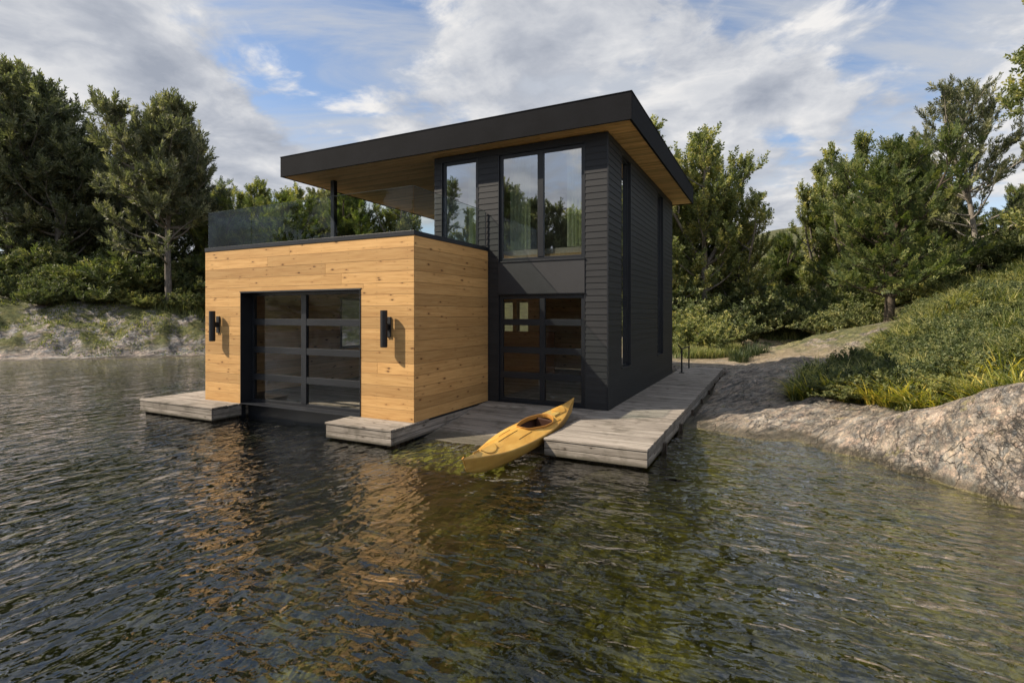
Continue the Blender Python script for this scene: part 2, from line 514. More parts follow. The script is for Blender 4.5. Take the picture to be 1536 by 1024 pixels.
def zt(x, y):
    i = int(np.clip(np.searchsorted(gx, x) - 1, 0, nx - 2)); j = int(np.clip(np.searchsorted(gy, y) - 1, 0, ny - 2))
    a = (x - gx[i]) / (gx[i + 1] - gx[i]); b = (y - gy[j]) / (gy[j + 1] - gy[j])
    return float((ZZ[j, i] * (1 - a) + ZZ[j, i + 1] * a) * (1 - b) + (ZZ[j + 1, i] * (1 - a) + ZZ[j + 1, i + 1] * a) * b)


# soil / turf mask : 1 where plants and turf cover the rock
def inpoly(x, y, P):
    r = np.zeros(np.shape(x), bool); n = len(P); j = n - 1
    for i in range(n):
        xi, yi = P[i]; xj, yj = P[j]
        c = ((yi > y) != (yj > y)) & (x < (xj - xi) * (y - yi) / (yj - yi + 1e-12) + xi)
        r ^= c; j = i
    return r


GRASS_POLY = [at(*a) for a in ((1188, 12.1), (1215, 11.7), (1300, 10.5), (1400, 9.25), (1470, 8.7), (1536, 8.1), (1700, 7.4), (1900, 12), (1700, 26), (1560, 30), (1440, 29),
                               (1375, 25), (1365, 21.5), (1335, 19.0), (1300, 17.0), (1235, 15.6), (1195, 13.6))]
veg = np.where(inpoly(XX + .5 * fbm(XX / .9, YY / .9, 3, 171), YY + .5 * fbm(XX / .9, YY / .9, 3, 172), GRASS_POLY), 1.0, 0.0)
veg = np.maximum(veg, np.clip((rad - 55) / 5, 0, 1))
veg = np.maximum(veg, np.clip((YY - 37) / 2, 0, 1) * (XX > -3))
veg = np.maximum(veg, np.clip((YY - 23) / 3, 0, 1) * (XX < -3))
veg = np.maximum(veg, np.clip((-XX * .66 + YY * .75 - 37) / 1.5, 0, 1) * (XX < -15))
terr = npmesh('ground', np.stack([XX, YY, ZZ], -1).reshape(-1, 3), FQ, smooth=True, tint=veg.ravel())


def rock_mat():
    n = NT('shore_rock'); p = n.pos(); x, y, z = n.xyz(p)[:3]
    nz = n.xyz(n.n('ShaderNodeNewGeometry').outputs['Normal'])[2]
    veg_ = n.attr('tint').outputs['Fac']
    u = n.math('ADD', n.math('MULTIPLY', x, .5), n.math('MULTIPLY', y, .85)); v = n.math('SUBTRACT', n.math('MULTIPLY', x, .85), n.math('MULTIPLY', y, .5))
    sv = n.comb(n.math('MULTIPLY', u, .9), n.math('MULTIPLY', v, 3.4), n.math('MULTIPLY', z, 3))
    sc_ = n.rng(x, -17, -21, 1.0, .55)
    sv2 = n.vmath('SCALE', sv, sc_)
    a = n.noise(sv, 1.4, 7, .65, dist=1.2)
    b = n.noise(p, 5.5, 5, .7, dist=.8)
    c_ = n.noise(p, .7, 4, .6)
    col = n.ramp(a, [(.30, (.09, .088, .088)), (.42, (.24, .225, .205)), (.52, (.38, .345, .30)), (.62, (.48, .435, .375)), (.78, (.60, .56, .50))])
    vo = n.n('ShaderNodeTexVoronoi', feature='F1'); n.set(vo.inputs['Vector'], n.vmath('ADD', sv2, n.vmath('SCALE', n.noise(p, 2.6, 7, .8, col=True), n.rng(x, -17, -21, 1.7, .8))))
    vo.inputs['Scale'].default_value = 4.2
    cc = n.xyz(vo.outputs['Color'])
    blot = n.ramp(cc[0], [(0, (.48, .55, .62)), (.22, (.95, .95, .92)), (.42, (1.14, 1.02, .88)), (.6, (.62, .62, .60)), (.8, (1.18, .98, .87)), (1, (1.05, 1.08, 1.1))], 'LINEAR')
    col = n.mix(.8, col, blot, 'MULTIPLY')
    vp = n.n('ShaderNodeTexVoronoi', feature='F1'); n.set(vp.inputs['Vector'], n.vmath('ADD', n.vmath('MULTIPLY', sv2, (1.4, 1.0, 1.0)), n.vmath('SCALE', n.noise(p, 5, 5, .7, col=True), .45)))
    vp.inputs['Scale'].default_value = 9.5
    pc = n.xyz(vp.outputs['Color'])
    col = n.mix(.55, col, n.ramp(pc[1], [(0, (.45, .47, .52)), (.35, (1, .98, .95)), (.7, (1.3, 1.2, 1.08)), (1, (.8, .78, .76))]), 'MULTIPLY')
    ve = n.n('ShaderNodeTexVoronoi', feature='DISTANCE_TO_EDGE'); n.set(ve.inputs['Vector'], n.vmath('ADD', sv, n.vmath('SCALE', n.noise(p, 2, 6, .75, col=True), 1.1)))
    ve.inputs['Scale'].default_value = 1.15
    vq = n.n('ShaderNodeTexVoronoi', feature='DISTANCE_TO_EDGE'); n.t.links.new(vo.inputs['Vector'].links[0].from_socket, vq.inputs['Vector']); vq.inputs['Scale'].default_value = 4.2
    gap_ = n.math('MULTIPLY', n.rng(vq.outputs['Distance'], .0, .10, 1, 0), n.rng(n.noise(p, 1.6, 4, .6), .42, .58))
    col = n.mix(n.math('MULTIPLY', gap_, .45), col, (.05, .048, .045))
    crack = n.rng(ve.outputs['Distance'], 0, .035, 1, 0)
    crack = n.math('MULTIPLY', crack, n.rng(c_, .40, .60))
    col = n.mix(n.math('MULTIPLY', crack, .35), col, (.06, .055, .05))
    col = n.mix(n.rng(b, .58, .70, 0, .55), col, (.14, .13, .12))
    col = n.mix(n.rng(b, .40, .30, 0, .5), col, (.52, .47, .41))
    fz = n.math('ABSOLUTE', n.math('SUBTRACT', n.noise(n.vmath('MULTIPLY', sv, (.55, .45, .5)), 1.0, 6, .55, dist=.6), .5))
    fz2 = n.math('ABSOLUTE', n.math('SUBTRACT', n.noise(n.vmath('MULTIPLY', p, (.9, 1.3, 1.0)), 1.3, 5, .55, dist=.4), .47))
    fis = n.math('MAXIMUM', n.rng(fz, .0, .011, 1, 0), n.rng(fz2, .0, .008, 1, 0))
    fis = n.math('MULTIPLY', fis, n.rng(x, -19, -16))
    col = n.mix(n.math('MULTIPLY', fis, .75), col, (.05, .047, .04))
    rust = n.rng(n.noise(p, 1.7, 5, .7, dist=.6), .60, .70, 0, .5)
    col = n.mix(rust, col, (.40, .27, .14))
    # moss and turf in the flatter pockets, mainly on the left bank and the upper ledges
    leftm_ = n.rng(x, -17, -21, 0, 1)
    ms = n.noise(p, .9, 5, .65)
    moss = n.math('MULTIPLY', n.rng(n.math('ADD', ms, n.math('MULTIPLY', nz, .22)), .60, .70), n.math('ADD', n.math('MULTIPLY', leftm_, .9), n.math('MULTIPLY', n.rng(y, 22, 27), .8), clamp=True))
    moss = n.math('MULTIPLY', moss, n.rng(z, .25, .9))
    mcol = n.ramp(n.noise(p, 4, 4, .6), [(.3, (.055, .075, .02)), (.55, (.15, .16, .045)), (.75, (.30, .24, .07))])
    col = n.mix(moss, col, mcol)
    sand = n.math('MULTIPLY', n.rng(y, 21, 24), n.math('MULTIPLY', n.rng(y, 40, 36), n.math('MULTIPLY', n.rng(x, -6, -3), n.rng(z, 1.15, .6))))
    col = n.mix(n.math('MULTIPLY', sand, n.rng(ms, .62, .5)), col, n.ramp(b, [(.3, (.24, .19, .12)), (.7, (.42, .34, .23))]))
    lich = n.math('MULTIPLY', n.rng(n.noise(p, 2.3, 4, .7), .60, .68), .55)
    col = n.mix(n.math('MULTIPLY', lich, n.math('SUBTRACT', 1.0, leftm_)), col, (.34, .30, .13))
    soil = n.ramp(n.noise(p, 3, 5, .6), [(.3, (.035, .035, .018)), (.7, (.10, .105, .04))])
    col = n.mix(veg_, col, soil)
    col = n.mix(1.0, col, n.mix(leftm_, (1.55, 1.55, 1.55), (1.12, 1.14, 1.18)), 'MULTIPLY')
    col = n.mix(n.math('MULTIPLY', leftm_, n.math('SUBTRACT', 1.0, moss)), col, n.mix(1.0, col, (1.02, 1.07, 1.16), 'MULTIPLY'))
    # wet rim, algae and lake bed
    col = n.mix(n.rng(n.math('ADD', z, n.math('MULTIPLY', ms, -.12)), .10, .0, 0, .72), col, (.10, .09, .055))
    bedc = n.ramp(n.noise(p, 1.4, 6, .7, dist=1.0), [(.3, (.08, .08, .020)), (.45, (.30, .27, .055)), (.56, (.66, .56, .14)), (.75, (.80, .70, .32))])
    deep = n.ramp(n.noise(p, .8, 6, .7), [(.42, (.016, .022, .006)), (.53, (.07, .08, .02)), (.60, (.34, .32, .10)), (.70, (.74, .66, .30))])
    deep = n.mix(n.math('MAXIMUM', n.rng(z, -1.0, -1.5), n.rng(x, -5, -9)), deep, n.mix(n.rng(n.noise(p, 1.2, 4, .6), .5, .8), (.012, .016, .005), (.04, .045, .014)))  # bed darkened by depth and leftwards: light lost in water put into colour
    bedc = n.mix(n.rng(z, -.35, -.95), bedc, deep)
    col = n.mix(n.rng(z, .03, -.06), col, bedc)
    h = n.math('ADD', n.math('MULTIPLY', a, .6), n.math('ADD', n.math('MULTIPLY', b, .35), n.math('ADD', n.math('MULTIPLY', crack, -.5), n.math('MULTIPLY', fis, -.9))))
    h = n.math('ADD', h, n.math('SUBTRACT', n.math('MULTIPLY', cc[1], .55), n.math('MULTIPLY', gap_, .5)))
    h = n.math('ADD', n.math('ADD', h, n.math('MULTIPLY', vp.outputs['Distance'], -.30)), n.math('MULTIPLY', n.math('ADD', n.noise(p, 22, 4, .65), n.math('MULTIPLY', vo.outputs['Distance'], -1.2)), .3))
    return n.done(n.pbr(col, n.rng(z, .09, .0, .88, .35), .3, n.bump(h, .11, .9)))


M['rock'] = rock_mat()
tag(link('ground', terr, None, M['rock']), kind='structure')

# ------------------------------------------------------------------ water
def water():
    # fan of rings about the lake's near side: fine close to shore, coarse far away
    rr = np.concatenate([np.geomspace(1.6, 40, 620), np.geomspace(40.5, 160, 40)])
    th = np.concatenate([np.linspace(-pi, -1.05, 160, endpoint=False), np.linspace(-1.05, 1.05, 900), np.linspace(1.05, pi, 161)[1:]])
    th = th[:-1]
    Rr, Th = np.meshgrid(rr, th, indexing='ij')
    base = math.atan2(FW[1], FW[0])
    X = Rr * np.cos(base - Th); Y = Rr * np.sin(base - Th)
    wr = np.random.default_rng(5)
    Z = np.zeros_like(X)
    wx = X + .35 * fbm(X / 2.1, Y / 2.1, 2, 90); wy = Y + .35 * fbm(X / 2.3, Y / 2.3, 2, 95)
    amp_mod = .62 + .55 * fbm(X / 3.2, Y / 3.2, 3, 99)
    for i in range(76):
        lam = .16 * (3.6 ** wr.random())
        if i < 9: lam = .8 + 1.0 * wr.random()
        th0 = wr.normal(math.radians(78), .62)
        k = 2 * pi / lam; a = (.0019 if i < 9 else .0030 * lam ** 1.0) * wr.uniform(.4, 1.0)
        res = Rr * .010 * np.maximum(1, Rr * .010 * 1.5)      # ring spacing grows with distance
        fade = np.clip(lam / (res * 4 + 1e-6) - .6, 0, 1)
        Z += a * fade * np.sin(k * (wx * cos(th0) + wy * sin(th0)) + wr.random() * 6.28)
    Z *= np.clip(amp_mod, .2, 1.3)
    Z *= np.clip(1.5 - Rr / 60, .35, 1)
    n1, n2 = X.shape
    ix = np.arange(n1 * n2).reshape(n1, n2); nx_ = np.roll(ix, -1, axis=1)
    F = np.stack([ix[:-1], ix[1:], nx_[1:], nx_[:-1]], -1).reshape(-1, 4)
    V = np.stack([X, Y, Z], -1).reshape(-1, 3)
    # centre fan as quads to a tiny ring
    c0 = len(V); cx = np.stack([X[0] * .02, Y[0] * .02, np.zeros(n2)], -1)
    V = np.concatenate([V, cx]); ci = np.arange(n2) + c0
    F = np.concatenate([F, np.stack([ci, ix[0], nx_[0], np.roll(ci, -1)], -1)])
    a_, b_, c_ = V[F[5000, 0]], V[F[5000, 1]], V[F[5000, 2]]
    if np.cross(b_ - a_, c_ - a_)[2] < 0: F = F[:, ::-1].copy()
    me = npmesh('lake_water', V, F, smooth=True)
    print('water face up', me.polygons[5000].normal.z)
    n = NT('lake_water'); p = n.pos()
    x, y, z = n.xyz(p)[:3]
    side = n.rng(x, -7, 0)
    def train(sc, k, zc, dt, dist):
        va = n.noise(n.comb(n.math('MULTIPLY', x, k), y, zc), sc, dt, .5, dist=dist)
        vb = n.noise(n.comb(x, n.math('MULTIPLY', y, k), zc + 4), sc, dt, .5, dist=dist)
        return n.math('ADD', n.math('MULTIPLY', va, n.math('SUBTRACT', 1.0, side)), n.math('MULTIPLY', vb, side))
    f1 = train(4.0, 1.8, 0.0, 2, .5)
    f2 = n.noise(p, 13, 3, .55, dist=.4)
    gate = n.rng(n.noise(p, .28, 3, .6), .38, .62, .62, 1.08)
    f0 = train(1.7, 2.3, 1.7, 2, .4)
    h = n.math('MULTIPLY', n.math('ADD', n.math('ADD', n.math('MULTIPLY', f1, 1.0), n.math('MULTIPLY', f0, 1.7)), n.math('MULTIPLY', f2, .09)), gate)
    bp = n.bump(h, .054, 1.0)
    fr = n.n('ShaderNodeFresnel'); fr.inputs['IOR'].default_value = 1.33; n.set(fr.inputs['Normal'], bp)
    gl = n.n('ShaderNodeBsdfGlossy', i_Color=(.95, .97, 1.0), i_Roughness=.0); n.set(gl.inputs['Normal'], bp)
    tint = (.88, .93, .62)
    rf = n.n('ShaderNodeBsdfRefraction', i_Color=tint, i_Roughness=.0, i_IOR=1.33); n.set(rf.inputs['Normal'], bp)
    tr = n.n('ShaderNodeBsdfTransparent', i_Color=tint)
    m1 = n.n('ShaderNodeMixShader', i_0=.6); n.set(m1.inputs[1], rf.outputs[0]); n.set(m1.inputs[2], tr.outputs[0])
    f = n.math('ADD', n.math('MULTIPLY', fr.outputs[0], 2.0), .01, clamp=True)
    mx = n.n('ShaderNodeMixShader'); n.set(mx.inputs[0], f); n.set(mx.inputs[1], m1.outputs[0]); n.set(mx.inputs[2], gl.outputs[0])
    tag(link('lake_water', me, None, n.done(mx.outputs[0])), kind='structure')


water()

# ------------------------------------------------------------------ boathouse
ZD = .31
GX0, GX1, GY0 = -11.9, -5.89, 7.81
GTOP = 3.75
FX1, FY0, BX0 = -3.06, 10.6, -7.38
BY = 18.3
WT = 6.07

house = empty('boathouse', (-7.5, 13.0, 0))
tag(house, 'two storey boathouse with honey cedar garage wing, charcoal upper block and flat black roof', 'boathouse')


def boards(mb, axis, plane, out, th, a0, a1, z0, z1, bh, holes=(), gap=.005, lap=0.0, splits=True):
    """horizontal boards on a wall. axis 'x': wall runs along x at y=plane; out = sign of outward normal"""
    n = max(1, round((z1 - z0) / bh)); bh = (z1 - z0) / n
    for i in range(n):
        za = z0 + i * bh; zb = za + bh
        cuts = sorted({za, zb} | {h[k] for h in holes for k in (2, 3) if za + .004 < h[k] < zb - .004})
        t = rnd.random()
        joint = rnd.uniform(a0 + .6, a1 - .6) if splits and a1 - a0 > 3 else None
        for c0, c1 in zip(cuts, cuts[1:]):
            zm = (c0 + c1) / 2
            segs = [(a0, a1)]
            for (h0, h1, hz0, hz1) in holes:
                if hz0 < zm < hz1:
                    ns = []
                    for s0, s1 in segs:
                        if h0 > s0: ns.append((s0, min(s1, h0)))
                        if h1 < s1: ns.append((max(s0, h1), s1))
                    segs = [q for q in ns if q[1] - q[0] > .01]
            fin = []
            for s0, s1 in segs:
                if joint and s0 + .3 < joint < s1 - .3: fin += [(s0, joint - .0015, t), (joint + .0015, s1, (t + .37) % 1)]
                else: fin.append((s0, s1, t))
            zt1 = c1 - (gap if c1 == zb else 0)
            for s0, s1, tt in fin:
                o = plane; i_ = plane - out * th
                ob = plane + out * lap * (zb - c0) / bh; ot = plane + out * lap * (zb - c1) / bh
                if axis == 'x':
                    vs = [(s0, ob, c0), (s1, ob, c0), (s1, i_, c0), (s0, i_, c0), (s0, ot, zt1), (s1, ot, zt1), (s1, i_, zt1), (s0, i_, zt1)]
                else:
                    vs = [(ob, s0, c0), (ob, s1, c0), (i_, s1, c0), (i_, s0, c0), (ot, s0, zt1), (ot, s1, zt1), (i_, s1, zt1), (i_, s0, zt1)]
                mb.poly(vs, MB.BF, axis, tt)


def slab_wall(mb, axis, plane, out, th, a0, a1, z0, z1, holes=()):
    boards(mb, axis, plane, out, th, a0, a1, z0, z1, z1 - z0, holes, gap=0, splits=False)


# --- garage wing walls
GD = (-10.66, -7.16, -.1, 2.79)            # garage door opening
LW = (11.95, 12.95, 1.25, 2.8)             # window in the left wall
mb = MB(house)
boards(mb, 'x', GY0, -1, .025, GX0, GX1, ZD, GTOP, .2156, [GD])
boards(mb, 'y', GX1, 1, .025, GY0 + .026, FY0 - .01, ZD, GTOP, .2156)
boards(mb, 'y', GX0, -1, .025, GY0 + .026, BY, ZD, GTOP, .2156, [LW])
mb.build('cedar_wall', M['cedar'], bevel=.002)
mb = MB(house)                             # backing structure, dark (seen in the board joints)
slab_wall(mb, 'x', GY0 + .027, -1, .10, GX0 + .03, GX1 - .03, -.3, GTOP - .01, [GD])
slab_wall(mb, 'y', GX1 - .028, 1, .09, GY0 + .13, FY0 - .02, -.3, GTOP - .01)
slab_wall(mb, 'y', GX0 + .028, -1, .09, GY0 + .13, BY, -.3, GTOP - .01, [LW])
mb.build('wall_core', M['frame'])
# interior lining
mb = MB(house)
BWIN = [(-9.45, -8.95, 1.35, 2.8), (-8.8, -8.3, 1.35, 2.8), (-4.6, -3.9, 1.2, 2.8)]
boards(mb, 'y', GX0 + .13, 1, .02, GY0 + .14, BY - .3, ZD, 3.5, .19, [LW])
boards(mb, 'x', BY - .25, -1, .02, GX0 + .16, FX1 - .16, ZD, 3.5, .19, BWIN)
boards(mb, 'y', FX1 - .13, -1, .02, FY0 + .15, BY - .3, ZD, 3.5, .19, [(11.65, 12.53, 1.07, 5.92), (15.75, 16.65, 1.07, 5.92)])
boards(mb, 'y', GX1 - .125, -1, .02, GY0 + .14, FY0 - .03, ZD, 3.5, .19)
mb.build('interior_wall', M['inner'])
mb = MB(house)
boards(mb, 'x', 15.2, -1, .05, -8.6, -6.1, ZD, 1.75, .19, gap=.004)
mb.build('partition', M['brown'])
mb = MB(house)
for i in range(60):
    y0 = 8.55 + i * .16
    if y0 + .155 < BY - .26: mb.box(GX0 + .14, (FX1 - .16) if y0 > FY0 + .1 else GX1 - .15, y0, y0 + .155, ZD - .05, ZD - .004, 'x')
mb.build('floor', M['dock'])
mb = MB(house)
mb.box(GX0 + .13, GX1 - .13, GY0 + .13, FY0 + .1, 3.5, 3.62, 'x')
mb.box(GX0 + .13, FX1 - .5, FY0 + .1, BY - .3, 3.5, 3.62, 'x')
mb.build('ceiling', M['inner'])
# terrace slab over the garage
mb = MB(house)
mb.box(GX0 + .03, BX0 + .02, GY0 + .14, BY, 3.63, 3.742, 'x')
mb.box(BX0 + .02, GX1 - .03, GY0 + .14, FY0 - .01, 3.63, 3.742, 'x')
mb.build('terrace_floor', M['panel'])
# base board of the wing at the ramp side is part of the docks

mb = MB(house)
for i in range(16):
    zc_ = ZD + (i + .5) * (GTOP - ZD) / 16
    for xk in np.arange(GX0 + .1, GX1 - .05, .72):
        if GD[0] - .03 < xk < GD[1] + .03 and zc_ < GD[3] + .05: continue
        for dz_ in (-.06, .06): mb.box(xk - .004, xk + .004, GY0 - .0015, GY0 + .002, zc_ + dz_ - .004, zc_ + dz_ + .004)
    for yk in np.arange(GY0 + .12, FY0 - .1, .66):
        for dz_ in (-.06, .06): mb.box(GX1 - .002, GX1 + .0015, yk - .004, yk + .004, zc_ + dz_ - .004, zc_ + dz_ + .004)
tag(mb.build('nail_heads', M['frame']), kind='stuff')
mb = MB(house)
for (a, b) in ((GD[0], GD[1]),):
    mb.box(a - .03, b + .03, GY0 - .010, GY0 + .0, GD[3] + .001, GD[3] + .014, 'x')
mb.build('flashing', M['frame'])
# --- dark block walls
DW = (-5.62, -3.55, ZD, 2.74)
WW = (-5.62, -3.55, 3.47, 5.93)
NW = (-7.17, -6.14, 3.79, 5.96)
SP = (-5.62, -3.55, 2.74, 3.47)
SW = [(11.65, 12.53, 1.07, 5.92), (15.75, 16.65, 1.07, 5.92)]
mb = MB(house)
boards(mb, 'x', FY0, -1, .03, GX1 + .005, FX1, ZD, GTOP, .1345, [DW, WW, SP], gap=.0, lap=.010, splits=False)
boards(mb, 'x', FY0, -1, .03, BX0, FX1, GTOP, WT, .1345, [WW, NW], gap=.0, lap=.010, splits=False)
boards(mb, 'y', FX1 + .0, 1, .03, FY0 - .004, BY, ZD, WT, .1345, SW, gap=.0, lap=.010)
boards(mb, 'y', BX0, -1, .03, FY0 + .03, BY, GTOP, WT, .1345, gap=.0, lap=.010)
boards(mb, 'x', BY, 1, .03, BX0, FX1 - .03, ZD, WT, .1345, [(h[0], h[1], h[2], h[3]) for h in BWIN] + [(-5.6, -3.8, 4.0, 5.8)], gap=.0, lap=.010)
mb.build('siding_wall', M['siding'])
mb = MB(house)
boards(mb, 'x', BY, 1, .03, GX0, BX0, ZD, GTOP, .2156, BWIN)
mb.build('cedar_wall', M['cedar'])
mb = MB(house)
slab_wall(mb, 'x', FY0 + .031, -1, .11, GX1 + .03, FX1 - .03, ZD, GTOP, [DW, WW, SP])
slab_wall(mb, 'x', FY0 + .031, -1, .11, BX0 + .03, FX1 - .03, GTOP, WT - .01, [WW, NW])
slab_wall(mb, 'y', FX1 - .031, 1, .09, FY0 + .14, BY - .03, ZD, WT - .01, SW)
slab_wall(mb, 'y', BX0 + .031, -1, .09, FY0 + .14, BY - .03, GTOP, WT - .01)
slab_wall(mb, 'x', BY - .031, 1, .09, GX0 + .03, FX1 - .2, ZD, 3.7, BWIN)
slab_wall(mb, 'x', BY - .031, 1, .09, BX0 + .14, FX1 - .2, 3.76, WT - .01, [(-5.6, -3.8, 4.0, 5.8)])
mb.build('wall_core', M['frame'])
# upper room lining
mb = MB(house)
mb.box(BX0 + .13, FX1 - .5, FY0 + .16, BY - .3, 3.63, 3.75, 'x')
mb.box(BX0 + .125, FX1 - .125, FY0 + .15, BY - .13, WT - .09, WT - .02, 'x')
slab_wall(mb, 'y', BX0 + .135, 1, .012, FY0 + .16, BY - .14, 3.76, WT - .1)
slab_wall(mb, 'x', 15.0, -1, .08, BX0 + .15, -4.9, 3.76, WT - .1)
slab_wall(mb, 'x', BY - .135, -1, .012, BX0 + .15, FX1 - .2, 3.76, WT - .1, [(-5.6, -3.8, 4.0, 5.8)])
mb.build('interior_wall', M['plaster'])


def window(name, axis, plane, rec, a0, a1, z0, z1, mull=(), fw=.07, glass='glass_up', rails=(), inward=1, reveal=.16, label=None, rail_h=.09, mid=.09):
    """framed opening: rec = glass recess behind the wall face"""
    f = MB(house)
    def bx(p0, p1, b0, b1, c0, c1, mbx):
        q0, q1 = plane + inward * p0, plane + inward * p1
        q0, q1 = min(q0, q1), max(q0, q1)
        if axis == 'x': mbx.box(b0, b1, q0, q1, c0, c1, 'x')
        else: mbx.box(q0, q1, b0, b1, c0, c1, 'y')
    # reveal lining
    bx(-.012, reveal + .04, a0, a0 + .02, z0, z1, f); bx(-.012, reveal + .04, a1 - .02, a1, z0, z1, f)
    bx(-.012, reveal + .04, a0 + .02, a1 - .02, z1 - .02, z1, f); bx(-.025, reveal + .04, a0 + .02, a1 - .02, z0, z0 + .02, f)
    A0, A1, Z0, Z1 = a0 + .02, a1 - .02, z0 + .02, z1 - .02
    d0, d1 = rec - .03, rec + .03
    bx(d0, d1, A0, A0 + fw, Z0, Z1, f); bx(d0, d1, A1 - fw, A1, Z0, Z1, f)
    bx(d0, d1, A0 + fw, A1 - fw, Z1 - fw, Z1, f); bx(d0, d1, A0 + fw, A1 - fw, Z0, Z0 + fw, f)
    xs = [A0 + fw] + [v for m_ in mull for v in (m_ - mid / 2, m_ + mid / 2)] + [A1 - fw]
    for m_ in mull: bx(d0 - .012, d1 + .004, m_ - mid / 2, m_ + mid / 2, Z0 + fw, Z1 - fw, f)
    zs = [Z0 + fw]
    for r_ in rails: zs += [r_ - rail_h / 2, r_ + rail_h / 2]
    zs.append(Z1 - fw)
    for r_ in rails:
        for k in range(0, len(xs), 2): bx(d0 - .006, d1, xs[k], xs[k + 1], r_ - rail_h / 2, r_ + rail_h / 2, f)
    o = f.build(name, M['frame'], bevel=.003)
    if label: o['label'] = label
    # one pane per light, sub-parts
    for k in range(0, len(xs), 2):
        for j in range(0, len(zs), 2):
            g = MB(house); bx(rec - .003, rec + .003, xs[k] - .01, xs[k + 1] + .01, zs[j] - .01, zs[j + 1] + .01, g)
            # single sheet: a thin pane with both faces would double the reflection
            g2 = MB(house)
            q = plane + inward * rec
            if axis == 'x': vs = [(xs[k], q, zs[j]), (xs[k + 1], q, zs[j]), (xs[k + 1], q, zs[j + 1]), (xs[k], q, zs[j + 1])]
            else: vs = [(q, xs[k], zs[j]), (q, xs[k + 1], zs[j]), (q, xs[k + 1], zs[j + 1]), (q, xs[k], zs[j + 1])]
            g2.poly(vs, [(0, 1, 2, 3)], axis)
            g2.build('glass_pane', M[glass], parent=o)
    return o


def door_rails(z0, z1, n=4):
    return [z0 + (z1 - z0) * k / n for k in range(1, n)]


window('garage_door', 'x', GY0, .30, GD[0], GD[1], .30, 2.79, [-8.99], .06, 'glass_door', [.885, 1.50, 2.125], reveal=.36, rail_h=.14, mid=.15,
       label='wide black gridded garage door above the water in the cedar wing')
mb = MB(house); mb.box(GD[0] - .02, GD[1] + .02, GY0 + .20, GY0 + .42, -.4, .296, 'x')
mb.build('door_sill', M['frame'], bevel=.01)
window('garage_door', 'x', FY0, .06, DW[0], DW[1], ZD, DW[3], [-4.545], .08, 'glass_door', [.93, 1.495, 2.12], rail_h=.14, mid=.12,
       label='narrow black gridded door at the head of the boat ramp')
window('window', 'x', FY0, .06, WW[0], WW[1], WW[2], WW[3], [-4.585], .075, mid=.14, label='large two pane window above the ramp door')
window('window', 'x', FY0, .06, NW[0], NW[1], NW[2], NW[3], [], .075, label='single pane window onto the terrace')
for s in SW:
    window('window', 'y', FX1, .09, s[0], s[1], s[2], s[3], [], .03, inward=-1, glass='glass_up')
window('window', 'y', GX0, .08, LW[0], LW[1], LW[2], LW[3], [], .05, inward=1, glass='glass_door')
for b in BWIN:
    window('window', 'x', BY, .08, b[0], b[1], b[2], b[3], [], .04, inward=-1, glass='glass_door')
window('window', 'x', BY, .08, -5.6, -3.8, 4.0, 5.8, [], .05, inward=-1, glass='glass_door')
mb = MB(house)
mb.box(SP[0] + .005, SP[1] - .005, FY0 - .022, FY0 + .12, SP[2] + .012, SP[3] - .012, 'x')
mb.build('spandrel_panel', M['panel'], bevel=.004)
mb = MB(house)   # drip flashings above and below the panel
mb.box(SP[0] - .01, SP[1] + .01, FY0 - .035, FY0 + .1, SP[3] - .011, SP[3] - .001, 'x')
mb.box(SP[0] - .01, SP[1] + .01, FY0 - .035, FY0 + .1, SP[2] + .001, SP[2] + .011, 'x')
mb.box(FX1 - .012, FX1 + .014, FY0 - .018, FY0 - .006, ZD, WT, 'z')
mb.build('flashing', M['frame'])


# --- curtains
def curtain(x0, x1, y, z0, z1, seed):
    r = np.random.default_rng(seed)
    n = 90; u = np.linspace(0, 1, n); zs = np.linspace(0, 1, 8)
    U, Zv = np.meshgrid(u, zs)
    f = (x1 - x0) * 11
    X = x0 + (x1 - x0) * U + .012 * np.sin(U * f * 6 + 1)
    Y = y + (.035 + .015 * (1 - Zv)) * np.sin(U * f * 2 * pi + .8 * np.sin(U * 9 + seed)) + .008 * np.sin(U * f * 13)
    Z = z0 + (z1 - z0) * Zv
    V = np.stack([X - house.location[0], Y - house.location[1], Z], -1).reshape(-1, 3)
    ix = np.arange(n * 8).reshape(8, n)
    F = np.stack([ix[:-1, :-1], ix[:-1, 1:], ix[1:, 1:], ix[1:, :-1]], -1).reshape(-1, 4)
    link('curtain', npmesh('curtain', V, F, smooth=True), house, M['curtain'])


curtain(-5.50, -4.95, FY0 + .32, 3.78, 5.93, 1)
curtain(-4.10, -3.62, FY0 + .32, 3.78, 5.93, 2)
curtain(-6.62, -6.20, FY0 + .32, 3.78, 5.93, 3)

# --- roof
RX0, RX1, RY0, RY1, RZ0, RZ1 = -12.2, -2.46, 10.15, 18.95, 6.08, 6.62
mb = MB(house)
t = .05
mb.box(RX0, RX1, RY0, RY0 + t, RZ0, RZ1, 'x'); mb.box(RX0, RX1, RY1 - t, RY1, RZ0, RZ1, 'x')
mb.box(RX0, RX0 + t, RY0 + t, RY1 - t, RZ0, RZ1, 'y'); mb.box(RX1 - t, RX1, RY0 + t, RY1 - t, RZ0, RZ1, 'y')
mb.box(RX0 + t, RX1 - t, RY0 + t, RY1 - t, RZ0 + .06, RZ1 - .06, 'x')
mb.box(RX0 - .012, RX1 + .012, RY0 - .012, RY0 + .06, RZ1, RZ1 + .018, 'x')
mb.box(RX1 - .06, RX1 + .012, RY0 + .06, RY1, RZ1, RZ1 + .018, 'y')
mb.box(RX0 - .012, RX0 + .06, RY0 + .06, RY1, RZ1, RZ1 + .018, 'y')
roof = mb.build('roof', M['fascia'], bevel=.004)
mb = MB(house)
nb = int((RY1 - RY0 - 2 * t) / .095)
